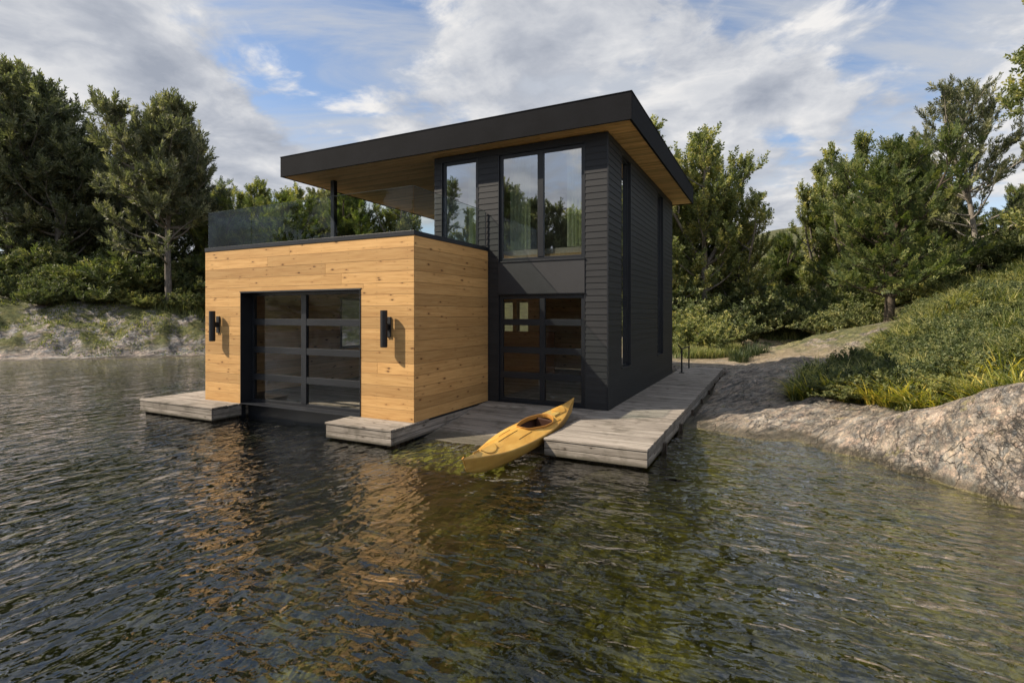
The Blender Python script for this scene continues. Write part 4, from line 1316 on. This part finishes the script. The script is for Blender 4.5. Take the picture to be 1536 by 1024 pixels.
SHR = {
    'bush_a': make_shrub(21, 1.6, 1.25, 'leaf', M['shrub'], 44, .25, .12),
    'bush_b': make_shrub(22, 1.3, 1.35, 'needle', M['shrub'], 36, .40),
    'bush_c': make_shrub(23, 1.5, 1.3, 'leaf', M['broad'], 44, .24, .12),
}


def put(name, pair, x, y, scale, label, cat, group, z=None, rz=None, sz=None, names=('trunk', 'crown')):
    e = empty(name, (x, y, (zt(x, y) if z is None else z) - .03), rnd.uniform(0, 6.28) if rz is None else rz)
    e.scale = (scale, scale, sz or scale)
    tag(e, label, cat, group)
    for nm, me in zip(names, pair): link(nm, me, e)
    return e


# trees : proto, column, depth, height, width factor, kind name, label
TREES = [
    # left bank
    ('pine_b', 15, 34, 13.8, 1.1, 'pine_tree', 'tallest dark pine at the left edge of the far bank'),
    ('pine_a', 88, 33.5, 13.2, 1.05, 'pine_tree', 'dark pine with dense crown second from the left edge'),
    ('pine_d', 255, 30.8, 11.6, .98, 'pine_tree', 'grey green pine with pale bare trunk nearest the cedar wing'),
    ('pine_b', 205, 34, 11.2, .85, 'pine_tree', 'narrow dark pine just behind the pale trunked pine'),
    ('dense', 60, 38, 11, 1.2, 'fir_tree', 'dark fir deep in the left wood behind the two tall pines'),
    ('dense', 170, 39, 9.6, 1.2, 'fir_tree', 'shaded fir in the gap between the left pines'),
    ('pine_a', 150, 37, 10.4, .9, 'pine_tree', 'pine with slender top between the tall pines and the pale trunked pine'),
    ('dense', 250, 39, 9.5, 1.3, 'fir_tree', 'low dark fir behind the pale trunk'),
    ('broad_a', 318, 37, 7.6, 1.0, 'leafy_tree', 'low yellow green tree at the left end of the glass balustrade'),
    ('broad_b', 345, 41, 8.6, 1.1, 'leafy_tree', 'leafy tree rising just behind the left end of the balustrade'),
    ('broad_a', 388, 40, 9.4, 1.0, 'leafy_tree', 'leafy tree with spiky top left of the roof corner'),
    ('broad_b', 440, 42, 9.6, 1.0, 'leafy_tree', 'pale leafy tree below the left roof corner'),
    ('pine_a', 490, 44, 9.8, 1.0, 'pine_tree', 'pine seen through the glass beside the roof post'),
    ('dense', 540, 42, 9.0, 1.1, 'fir_tree', 'fir seen through the front balustrade under the roof'),
    ('broad_a', 600, 43, 9.0, 1.1, 'leafy_tree', 'leafy tree seen beneath the soffit beside the upper room'),
    ('dense', 420, 36, 7.6, 1.1, 'fir_tree', 'dark fir seen through the left half of the balustrade'),
    ('dense', 345, 33, 6.5, 1.1, 'fir_tree', 'short dark fir behind the far left corner of the terrace'),
    # right of the house
    ('broad_b', 988, 34, 13.4, 1.05, 'leafy_tree', 'tall leafy tree directly behind the right roof edge'),
    ('broad_a', 1058, 34, 13.0, 1.0, 'leafy_tree', 'tall pale green tree right of the roof corner'),
    ('broad_a', 1108, 35, 9.6, 1.05, 'leafy_tree', 'leafy tree with yellowing outer branches beside the sky gap'),
    ('dense', 1040, 38, 9.5, 1.2, 'fir_tree', 'dark fir behind the tall pale green trees'),
    ('broad_b', 1150, 46, 7.2, 1.1, 'leafy_tree', 'distant low tree under the hill in the sky gap'),
    ('dense', 1190, 42, 7.6, 1.1, 'fir_tree', 'dark low fir at the foot of the distant hill'),
    ('broad_b', 1222, 38, 11.0, .85, 'leafy_tree', 'slim tree with open forked top at the right of the sky gap'),
    ('broad_b', 1262, 36, 12.9, .9, 'leafy_tree', 'taller upright tree left of the dark round crowned tree'),
    ('dense', 1333, 26.0, 9.3, 1.06, 'fir_tree', 'dark green round crowned tree standing on the bare rock slab'),
    ('dense', 1285, 36, 9.5, 1.1, 'fir_tree', 'fir filling the gap behind the round crowned tree'),
    ('pine_a', 1392, 37, 10.6, 1.0, 'pine_tree', 'pine between the round crowned tree and the pale trunked pine'),
    ('pine_c', 1472, 28.5, 10.7, .95, 'pine_tree', 'large pine with pale bare trunk on top of the grassy bank'),
    ('dense', 1430, 38, 8.5, 1.2, 'fir_tree', 'dark fir behind the large pale trunked pine'),
    ('dense', 1520, 35, 6.5, 1.2, 'fir_tree', 'dark fir at the right edge behind the grassy bank'),
    ('pine_b', 1600, 33, 10.0, 1.0, 'pine_tree', 'pine at the right edge of the picture beyond the bank'),
    ('broad_b', 1650, 20, 11.6, .9, 'leafy_tree', 'leafy tree reaching into the picture at the upper right edge'),
    ('broad_a', 1600, 26, 6.5, 1.0, 'leafy_tree', 'leafy yellow green tree low at the right edge above the bank'),
    # behind the block
    ('broad_a', 930, 36, 12.0, 1.0, 'leafy_tree', 'leafy tree hidden mostly behind the charcoal block'),
]
GR = {'pine_tree': 'pines around the lake', 'fir_tree': 'firs in the wood', 'leafy_tree': 'leafy trees behind the boathouse'}
for pr, px, d, h, wf, nm, lab in TREES:
    x, y = at(px, d); h0 = PH.get(pr, 12)
    s_ = h / h0
    put(nm, PROTO[pr], x, y, s_ * wf, lab, 'tree', GR[nm], sz=s_)
# lakeside trees behind the viewpoint, seen mirrored in the upper windows
k = 0
for x, y, pr, h in ((-12, -46, 'cone', 12), (-17, -49, 'broad_a', 11), (-21, -50, 'cone', 15), (-24.5, -47, 'pine_b', 12), (-28, -50, 'cone', 13), (-31, -46, 'pine_a', 14),
                    (-34.5, -48, 'cone', 16), (-39, -44, 'broad_b', 12), (-43, -42, 'cone', 15), (-47, -36, 'pine_a', 13), (-26, -54, 'broad_a', 13), (-37, -53, 'pine_b', 15), (-6, -50, 'pine_b', 13), (-51, -30, 'cone', 14)):
    put('shore_tree', PROTO[pr], x, y, h / 12 * 1.3, 'tree on the shore behind the viewpoint mirrored in the upper windows', 'tree', 'trees mirrored in the windows')

# shrubs
BL = ['bushy green shrub %s', 'low needle leaved shrub %s', 'pale leafy shrub %s']
SHRUBS = [
    ('bush_b', -10, 31.2, 0.93, 'at the left edge above the rocks'), ('bush_a', 40, 29.6, 1.18, 'under the tallest pine on the left bank'), ('bush_b', 75, 28.9, 0.93, 'on the rock crest left of centre of the far bank'),
    ('bush_a', 115, 30.1, 1.05, 'below the second pine of the left bank'), ('bush_b', 150, 29.8, 0.81, 'on the crest midway along the left bank'), ('bush_c', 190, 30.4, 0.74, 'with upright stems on the left bank crest'),
    ('bush_c', 222, 30.2, 0.62, 'just left of the pale pine trunk'), ('bush_a', 292, 30.9, 0.93, 'between the pale pine trunk and the cedar wing'), ('bush_b', 245, 33.0, 1.70, 'behind the pale pine trunk'),
    ('bush_b', 20, 33.0, 2.60, 'in the dark behind the left crest'), ('bush_a', 140, 34.0, 2.40, 'in the shade between the left pines'), ('bush_a', 200, 36.0, 2.40, 'deep in the left wood'), ('bush_b', 320, 33.0, 1.80, 'beside the far left corner of the cedar wing'),
    ('bush_a', 90, 36.0, 2.60, 'far back under the two tall pines'), ('bush_a', 60, 32.1, 1.49, 'beneath the tallest left pine, second row'), ('bush_b', 175, 32.0, 2.00, 'second row between the left pines'), ('bush_a', 270, 34.0, 2.10, 'second row behind the pale trunk'),
    ('bush_c', 1030, 27.5, 1.35, 'at the rear corner of the side deck'), ('bush_c', 1052, 29.5, 1.5, 'behind the rear end of the side deck'), ('bush_a', 1075, 31.0, 1.6, 'left of the pale sandy hollow'), ('bush_c', 1012, 30, 1.8, 'beside the charcoal wall beyond the deck'),
    ('bush_a', 1040, 33.5, 2.2, 'under the tall pale green tree'), ('bush_a', 1095, 35, 2.3, 'below the yellowing branches'), ('bush_b', 1130, 36.5, 2.2, 'in the dark behind the sandy hollow'), ('bush_b', 1165, 38, 2.2, 'beneath the sky gap'),
    ('bush_a', 1200, 37.5, 1.9, 'at the right end of the mossy bench'), ('bush_a', 1235, 33, 1.7, 'at the top of the rock slab left of the trunk'), ('bush_a', 1262, 30.5, 1.5, 'nearest the dark trunk on the slab, left side'), ('bush_a', 1290, 29.5, 1.35, 'just left of the dark trunk'),
    ('bush_b', 1310, 33, 2.0, 'behind the round crowned tree'), ('bush_c', 1372, 29, 1.3, 'just right of the dark trunk'), ('bush_a', 1400, 31, 2.2, 'behind the crest of the grassy bank'), ('bush_a', 1440, 32, 2.2, 'left of the pale pine trunk on the bank'),
    ('bush_c', 1500, 30, 1.8, 'right of the pale pine trunk on the bank'), ('bush_b', 1535, 28, 2.0, 'at the right edge on the crest of the bank'), ('bush_b', 1180, 43, 2.6, 'low and dark below the distant hill'), ('bush_a', 1225, 41, 2.6, 'behind the mossy bench'),
    ('bush_a', 1360, 35, 2.4, 'in the shade behind the slab'), ('bush_a', 1145, 41, 2.4, 'second row below the sky gap'), ('bush_c', 1120, 33.2, .8, 'small and round above the pale sandy hollow'), ('bush_b', 1180, 34.8, .7, 'low on the mossy bench'),
    ('bush_a', 985, 34, 2.2, 'behind the charcoal block'), ('bush_b', 1075, 38, 2.8, 'tall and dark between the leafy trees'), ('bush_a', 470, 36, 2.2, 'behind the terrace'), ('bush_a', 390, 33, 2.2, 'behind the left part of the terrace'),
]
for pr, px, d, s_, lab in SHRUBS:
    x, y = at(px, d)
    put('shrub', SHR[pr], x, y, s_, {'bush_a': 'green leafy shrub ', 'bush_b': 'dark fine leaved shrub ', 'bush_c': 'light green shrub '}[pr] + lab, 'shrub', 'shrubs around the lake', names=('stems', 'foliage'))


# grasses ------------------------------------------------------------------
def blades(P, H, Wd, r, lean=.6, segs=3, tcol=None, spread=0.0):
    """P (n,3) roots; returns V,F,T of arching blades"""
    n = len(P)
    az = r.uniform(0, 2 * pi, n); h = H * r.uniform(.55, 1.25, n); le = lean * r.uniform(.2, 1.3, n) * h
    w = Wd * r.uniform(.7, 1.3, n)
    sx, sy = -np.sin(az), np.cos(az)
    if spread is not None and not np.isscalar(spread):
        az = spread + r.normal(size=n) * .5; sx, sy = -np.sin(az), np.cos(az)
    V = np.zeros((n, (segs + 1) * 2, 3))
    for k in range(segs + 1):
        t_ = k / segs
        cx = P[:, 0] + np.cos(az) * le * t_ ** 1.8; cy = P[:, 1] + np.sin(az) * le * t_ ** 1.8
        cz = P[:, 2] + h * (t_ - .32 * t_ ** 3 * np.clip(le / h, 0, 1.2))
        ww = w * (1 - t_) ** .6 * .5 + .0008
        V[:, 2 * k] = np.stack([cx - sx * ww, cy - sy * ww, cz], -1); V[:, 2 * k + 1] = np.stack([cx + sx * ww, cy + sy * ww, cz], -1)
    base = np.arange(n)[:, None] * (segs + 1) * 2
    F = np.concatenate([base + np.array([[2 * k, 2 * k + 1, 2 * k + 3, 2 * k + 2]]) for k in range(segs)], 0)
    T = np.repeat(tcol if tcol is not None else np.clip(.5 + .2 * r.normal(size=n), 0, 1), (segs + 1) * 2)
    return V.reshape(-1, 3), F, T


def zt_arr(x, y):
    i = np.clip(np.searchsorted(gx, x) - 1, 0, nx - 2); j = np.clip(np.searchsorted(gy, y) - 1, 0, ny - 2)
    a = (x - gx[i]) / (gx[i + 1] - gx[i]); b = (y - gy[j]) / (gy[j + 1] - gy[j])
    return (ZZ[j, i] * (1 - a) + ZZ[j, i + 1] * a) * (1 - b) + (ZZ[j + 1, i] * (1 - a) + ZZ[j + 1, i + 1] * a) * b


def grass_bank():
    r = np.random.default_rng(33)
    xs_ = [p[0] for p in GRASS_POLY]; ys_ = [p[1] for p in GRASS_POLY]
    n = 330000
    x = r.uniform(min(xs_), min(max(xs_), 13), n); y = r.uniform(min(ys_), max(ys_), n)
    keep = inpoly(x + .55 * fbm(x / .9, y / .9, 3, 171), y + .55 * fbm(x / .9, y / .9, 3, 172), GRASS_POLY)
    dpt = x * FW[0] + y * FW[1]
    lat = (x * RT[0] + y * RT[1]) / dpt
    keep &= (lat < 1.08) & (r.random(n) < np.clip(13 / dpt, .25, 1) ** 1.5)
    x, y = x[keep], y[keep]
    clump = fbm(x / .55, y / .55, 3, 140); big = fbm(x / 2.2, y / 2.2, 2, 150)
    k2 = r.random(len(x)) < np.clip(.72 + clump * .9, .15, 1)
    x, y, clump, big = x[k2], y[k2], clump[k2], big[k2]
    P = np.stack([x, y, zt_arr(x, y) - .03], -1)
    hh = np.clip(.40 + .55 * clump + .25 * big, .10, 1.2)
    t_ = np.clip(.40 + .5 * big + .35 * clump + .25 * r.normal(size=len(x)), 0, 1)
    V, F, T = blades(P, hh, .027, r, 1.05, 3, t_)
    me = npmesh('bank_grass', V, F, tint=T); me.materials.append(M['grass'])
    tag(link('bank_grass', me), 'rough green grass and weeds covering the right bank', 'grass', kind='stuff')
    # weeds: leafy shoots among the blades
    m_ = 4500
    x = r.uniform(min(xs_), min(max(xs_), 12), m_); y = r.uniform(min(ys_), max(ys_), m_)
    kp = inpoly(x, y, GRASS_POLY); x, y = x[kp], y[kp]
    P = np.stack([x, y, zt_arr(x, y) + r.uniform(.05, .42, len(x)) * (1 + 1.2 * fbm(x / .8, y / .8, 2, 160))], -1)
    Dn = np.stack([r.normal(size=len(x)) * .5, r.normal(size=len(x)) * .5, np.ones(len(x))], -1)
    PP = [P]; DD = [Dn]
    cx = r.uniform(min(xs_), 10, 420); cy = r.uniform(min(ys_), 28, 420); kc = inpoly(cx, cy, GRASS_POLY)
    for mx_, my_ in zip(cx[kc], cy[kc]):
        if not inpoly(np.array([mx_ - 1.5 * FW[0]]), np.array([my_ - 1.5 * FW[1]]), GRASS_POLY)[0] or r.random() < .70: continue
        R0 = r.uniform(.3, .75); Hm = R0 * r.uniform(.7, 1.1); q = int(150 * R0 * R0 / .25)
        u_ = r.random(q) ** .5; a_ = r.uniform(0, 2 * pi, q); hx_ = mx_ + R0 * u_ * np.cos(a_); hy_ = my_ + R0 * u_ * np.sin(a_)
        hz_ = zt_arr(hx_, hy_) + Hm * np.sqrt(np.clip(1 - u_ ** 2, 0, 1)) * r.uniform(.45, 1.0, q)
        PP.append(np.stack([hx_, hy_, hz_], -1)); DD.append(np.stack([np.cos(a_) * u_ + r.normal(size=q) * .35, np.sin(a_) * u_ + r.normal(size=q) * .35, 1.1 - u_ * .7], -1))
    P = np.concatenate(PP); Dn = np.concatenate(DD)
    me = foliage_mesh('bank_weeds', P, Dn, r.uniform(.12, .26, len(P)), 'leaf', r)
    me.materials.append(M['shrub'])
    tag(link('bank_weeds', me), 'leafy low weeds mixed through the grass of the right bank', 'weeds', kind='stuff')


grass_bank()


def bank_bushes():
    r = random.Random(77); k = 0; spots = []
    xs_ = [p[0] for p in GRASS_POLY]; ys_ = [p[1] for p in GRASS_POLY]
    for _ in range(6000):
        x = r.uniform(min(xs_), 9.5); y = r.uniform(min(ys_), 30)
        if not inpoly(np.array([x]), np.array([y]), GRASS_POLY)[0]: continue
        if not inpoly(np.array([x - 1.6 * FW[0]]), np.array([y - 1.6 * FW[1]]), GRASS_POLY)[0]: continue
        if not inpoly(np.array([x - .5 * RT[0]]), np.array([y - .5 * RT[1]]), GRASS_POLY)[0]: continue
        d = x * FW[0] + y * FW[1]
        if (x * RT[0] + y * RT[1]) / d > 1.06: continue
        if any((x - a) ** 2 + (y - b) ** 2 < .82 ** 2 for a, b in spots): continue
        spots.append((x, y)); k += 1
        put('low_bush', SHR[('bush_b', 'bush_a', 'bush_b', 'bush_c')[k % 4]], x, y, r.uniform(.34, .52), 'low green bush in the thicket that covers the grassy right bank', 'bush', 'low bushes covering the right bank',
            names=('stems', 'foliage'), sz=r.uniform(.28, .46))
        if k >= 95: break


bank_bushes()


def tussock_mesh(seed, H, n, mat, wd=.02, lean=1.1, rad_=.16):
    r = np.random.default_rng(seed)
    az = r.uniform(0, 2 * pi, n); q = rad_ * r.random(n) ** .5
    P = np.stack([q * np.cos(az), q * np.sin(az), np.full(n, -.03)], -1)
    V, F, T = blades(P, H * r.uniform(.45, 1.25, n), wd, r, lean, 4, np.clip(.5 + .25 * r.normal(size=n), 0, 1), spread=az)
    me = npmesh('grass_tussock', V, F, tint=T); me.materials.append(mat); return me


TUS = [tussock_mesh(s_, .50, 170, M['sedge'], .024) for s_ in (1, 2, 3)]
r0 = random.Random(3)
edge = [(1196, 12.6), (1212, 12.0), (1232, 12.1), (1250, 11.7), (1268, 11.2), (1290, 11.1), (1312, 10.6), (1330, 10.35), (1352, 10.3), (1372, 9.85), (1392, 9.7), (1408, 9.45), (1430, 9.5), (1452, 9.2),
        (1472, 9.1), (1495, 8.9), (1515, 8.65), (1534, 8.5), (1222, 12.9), (1262, 12.4), (1300, 11.9), (1345, 11.3), (1385, 10.8), (1425, 10.4), (1462, 10.1), (1505, 9.7)]
where = ['leftmost of the front row beside the shaded rock', 'second in the front row', 'third in the front row', 'fourth in the front row', 'fifth in the front row', 'sixth in the front row', 'seventh in the front row', 'eighth in the front row', 'ninth in the front row', 'tenth in the front row', 'eleventh in the front row', 'low on the middle of the ledge', 'thirteenth in the front row', 'fourteenth in the front row', 'fifteenth in the front row', 'sixteenth in the front row', 'last but one of the front row', 'at the right edge of the picture',
         'leftmost of the second row', 'second in the second row', 'third in the second row', 'fourth in the second row', 'fifth in the second row', 'sixth in the second row', 'seventh in the second row', 'rightmost of the second row']
for i, ((px, d), wl) in enumerate(zip(edge, where)):
    x, y = at(px, d)
    o = link('sedge_tussock', TUS[i % 3]); o.location = (x, y, zt(x, y)); o.rotation_euler = (0, 0, r0.uniform(0, 6)); s_ = r0.uniform(.75, 1.25); o.scale = (s_ * 1.1, s_ * 1.1, s_)
    tag(o, 'golden sedge tussock on the ledge, ' + wl, 'grass tussock', 'golden sedge tussocks along the ledge')
RE = tussock_mesh(9, .62, 260, M['reed'], .022, .55, .42)
for i, (px, d, lb) in enumerate(((1108, 22.0, 'tall dark reed clump at the end of the deck, left'), (1124, 22.5, 'tall dark reed clump at the end of the deck, middle'), (1138, 23.2, 'dark reed clump at the end of the deck, nearest the slab'))):
    x, y = at(px, d); o = link('reed_clump', RE); o.location = (x, y, zt(x, y)); o.rotation_euler = (0, 0, i * 2.0); tag(o, lb, 'reeds', 'dark reeds beside the deck')


def scatter_grass(name, label, boxes, n, h, mat, seed, cond=None, w=.02):
    r = np.random.default_rng(seed); X = []; 
    for (p0, p1, d0, d1) in boxes:
        px = r.uniform(p0, p1, n); d = r.uniform(d0, d1, n)
        P = FW[None] * d[:, None] + RT[None] * ((px - 768) / 788. * d)[:, None]; X.append(P)
    P = np.concatenate(X); x, y = P[:, 0], P[:, 1]
    z = zt_arr(x, y); f = fbm(x / 1.1, y / 1.1, 3, seed)
    k = (z > .12) & (f + r.normal(size=len(x)) * .12 > -.05)
    x, y, z, f = x[k], y[k], z[k], f[k]
    V, F, T = blades(np.stack([x, y, z - .02], -1), np.clip(h * (1 + .7 * f), .05, 2), w, r, .6, 2, np.clip(.45 + .4 * f + .2 * r.normal(size=len(x)), 0, 1))
    me = npmesh(name, V, F, tint=T); me.materials.append(mat); tag(link(name, me), label, 'grass', kind='stuff')


scatter_grass('bank_turf', 'short mossy turf in the pockets of the left rock bank', [(-40, 320, 26.3, 31)], 11000, .12, M['grass'], 51, w=.035)
scatter_grass('meadow_grass', 'pale long grass behind the end of the side deck', [(1008, 1110, 23.5, 27.5)], 16000, .36, M['grass'], 52, w=.03)
scatter_grass('bench_grass', 'thin grass on the mossy bench behind the sandy hollow', [(1120, 1260, 31.5, 38)], 12000, .16, M['grass'], 53, w=.04)
scatter_grass('wood_floor_grass', 'rough undergrowth grass along the foot of the woods', [(980, 1500, 33, 44), (-40, 330, 30, 40)], 26000, .5, M['shrub'], 54, w=.05)


# boulders -----------------------------------------------------------------
def boulder(seed):
    import bmesh
    from mathutils import noise as mn, Vector
    bm = bmesh.new(); bmesh.ops.create_icosphere(bm, subdivisions=4, radius=1)
    r = random.Random(seed); off = Vector((r.random() * 50, r.random() * 50, 0))
    pl = [(Vector((r.gauss(0, 1), r.gauss(0, 1), r.gauss(0, 1))).normalized(), r.uniform(.45, .8)) for _ in range(11)]
    for v in bm.verts:
        p = v.co.copy()
        for n_, d_ in pl:
            k = p.dot(n_)
            if k > d_: p -= n_ * (k - d_) * .9
        p *= 1 + .10 * mn.fractal(p * 2 + off, 1, 2, 4)
        v.co = p
    me = bpy.data.meshes.new('boulder'); bm.to_mesh(me); bm.free()
    a = me.attributes.new('tint', 'FLOAT', 'POINT'); me.materials.append(M['rock'])
    me.polygons.foreach_set('use_smooth', np.ones(len(me.polygons), dtype=bool))
    return me


BO = [boulder(s_) for s_ in range(5)]
rb = random.Random(12)
BP = [
      (1232, 15.9, .26), (1250, 16.6, .32), (1268, 17.2, .24), (1290, 17.6, .28), (1240, 17.6, .2), (1120, 31.2, .4), (1092, 31.0, .32), (1140, 32.0, .3)]
WH = [
      'leftmost of the pale stones above the sedge', 'largest pale stone above the sedge', 'middle pale stone above the sedge', 'rightmost pale stone above the sedge', 'small pale stone behind the others above the sedge', 'in the sandy hollow, middle', 'in the sandy hollow, left', 'in the sandy hollow, right']
for i, ((px, d, s_), wl) in enumerate(zip(BP, WH)):
    x, y = at(px, d); o = link('boulder', BO[i % 5]); s_ *= .8; o.location = (x, y, max(zt(x, y), 0) + s_ * .12)
    o.rotation_euler = (rb.uniform(-.4, .4), rb.uniform(-.4, .4), rb.uniform(0, 6)); o.scale = (s_ * rb.uniform(1, 1.5), s_, s_ * rb.uniform(.75, 1.1))
    tag(o, 'grey angular boulder ' + wl, 'boulder', 'boulders on the shores')

# ------------------------------------------------------------------ sky, sun
SUN = np.array([-1.0, -.62, 1.08]); SUN /= np.linalg.norm(SUN)
el = math.asin(SUN[2]); azs = math.atan2(SUN[0], SUN[1])   # azimuth from +Y towards +X
wd = bpy.data.worlds.new('World'); S.world = wd; wd.use_nodes = True


def dirpx(px, py):
    v = np.array([*(FW + RT * (px - 768) / 788.), (471 - py) / 788.]); return v / np.linalg.norm(v)


def sky():
    n = NT.__new__(NT); n.t = wd.node_tree; n.t.nodes.clear(); n.out = n.n('ShaderNodeOutputWorld')
    sk = n.n('ShaderNodeTexSky', sky_type='NISHITA'); sk.sun_disc = False; sk.sun_elevation = el; sk.sun_rotation = azs
    sk.air_density = 1.0; sk.dust_density = .6; sk.ozone_density = 1.6
    dirv = n.vmath('NORMALIZE', n.n('ShaderNodeTexCoord').outputs['Generated'])
    x, y, z = n.xyz(dirv)[:3]
    zc = n.math('ADD', n.math('MAXIMUM', z, 0.0), .16)
    u = n.math('DIVIDE', x, zc); v = n.math('DIVIDE', y, zc)
    p = n.comb(u, v, 0)
    warp = n.vmath('ADD', p, n.vmath('SCALE', n.noise(p, 1.6, 3, .5, col=True), .28))
    # steer cover: blobs of cloud (+) and clear holes (-) by direction
    cov = None
    for px, py, rad_, w in ((950, 60, 20, .09), (820, 90, 9, .08), (1080, 210, 11, .10), (60, 90, 16, .17), (480, 300, 9, .14), (300, 200, 8, .08), (1150, 330, 9, .16), (640, 260, 8, .10), (250, 330, 10, .16),
                            (430, 100, 7, -.05), (560, 30, 7, -.07), (520, 190, 6, -.07), (1380, 60, 9, -.08), (1160, 240, 4.5, -.18), (370, 20, 8, -.03), (700, 110, 6, .04), (330, 130, 7, .04), (1300, 150, 9, .06), (1480, 130, 9, .10)):
        d = dirpx(px, py)
        g = n.rng(n.vmath('DOT_PRODUCT', dirv, tuple(d)), cos(R_(rad_)), 1.0, 0, w)
        cov = g if cov is None else n.math('ADD', cov, g)
    for dv, rad_, w in (((-.42, -.86, .28), 20, .10), ((-.7, -.6, .3), 16, .06)):
        dv = np.array(dv) / np.linalg.norm(dv)
        cov = n.math('ADD', cov, n.rng(n.vmath('DOT_PRODUCT', dirv, tuple(dv)), cos(R_(rad_)), 1.0, 0, w))
    def dens(vec):
        a = n.noise(vec, 2.6, 10, .58, dist=.1)
        return n.math('ADD', a, cov)
    d0 = dens(warp)
    L = SUN[:2] / np.linalg.norm(SUN[:2])
    off = n.vmath('ADD', warp, (float(L[0]) * .16, float(L[1]) * .16, 0))
    d1 = dens(off)
    # streaky high cloud
    ca, sa = cos(.5), sin(.5)
    su = n.math('ADD', n.math('MULTIPLY', u, ca), n.math('MULTIPLY', v, sa)); sv = n.math('SUBTRACT', n.math('MULTIPLY', v, ca), n.math('MULTIPLY', u, sa))
    ci = n.noise(n.comb(n.math('MULTIPLY', su, .55), n.math('MULTIPLY', sv, 1.9), 3.3), 1.5, 8, .6, dist=.7)
    cirrus = n.rng(n.math('ADD', ci, n.math('MULTIPLY', cov, .5)), .36, .68, 0, .85)
    cum = n.rng(d0, .46, .60)
    body = n.rng(d0, .52, .98)
    lit = n.math('ADD', .60, n.math('MULTIPLY', n.math('SUBTRACT', d0, d1), 2.6), clamp=True)
    shade = n.math('SUBTRACT', lit, n.math('MULTIPLY', body, .42), clamp=True)
    ccol = n.ramp(shade, [(0, (3.2, 3.5, 4.15)), (.35, (4.4, 4.65, 5.2)), (.7, (6.2, 6.3, 6.55)), (1, (8.2, 8.0, 7.8))])
    skc = n.mix(1.0, sk.outputs[0], (1.55, 1.5, 1.5), 'MULTIPLY')
    c = n.mix(cirrus, skc, (5.2, 5.4, 5.75))
    c = n.mix(cum, c, ccol)
    hz = n.rng(z, .0, .30, .50, 0)
    c = n.mix(hz, c, (5.6, 5.75, 6.0))
    c = n.mix(n.rng(z, -.02, -.10), c, (.9, .95, .8))
    bg = n.n('ShaderNodeBackground'); n.set(bg.inputs[0], c); bg.inputs[1].default_value = .088
    n.t.links.new(bg.outputs[0], n.out.inputs[0])


sky()
wd.cycles.sampling_method = 'MANUAL'; wd.cycles.sample_map_resolution = 1024
sl = bpy.data.lights.new('sun', 'SUN'); sl.energy = 5.0; sl.angle = R_(.55); sl.color = (1.0, .87, .70)
so = bpy.data.objects.new('sun', sl); C.objects.link(so)
from mathutils import Vector
so.rotation_euler = Vector(tuple(SUN)).to_track_quat('Z', 'Y').to_euler(); so.location = (-20, -10, 30)

# ------------------------------------------------------------------ camera
cam = bpy.data.cameras.new('camera'); co = bpy.data.objects.new('camera', cam); C.objects.link(co)
co.location = (0, 0, CAM_H); co.rotation_euler = (pi / 2, 0, YAW)
cam.sensor_width = 36; cam.lens = 788 / 1536 * 36; cam.shift_y = -41 / 1536; cam.clip_start = .05; cam.clip_end = 3000
S.camera = co
S.view_settings.view_transform = 'Standard'; S.view_settings.look = 'None'
S.view_settings.exposure = 0.36; S.view_settings.gamma = 1.0
S.cycles.max_bounces = 8; S.cycles.transparent_max_bounces = 16; S.cycles.glossy_bounces = 4; S.cycles.transmission_bounces = 6; S.cycles.diffuse_bounces = 4
S.cycles.caustics_reflective = False; S.cycles.caustics_refractive = False
S.cycles.sample_clamp_indirect = 6
S.cycles.use_denoising = True
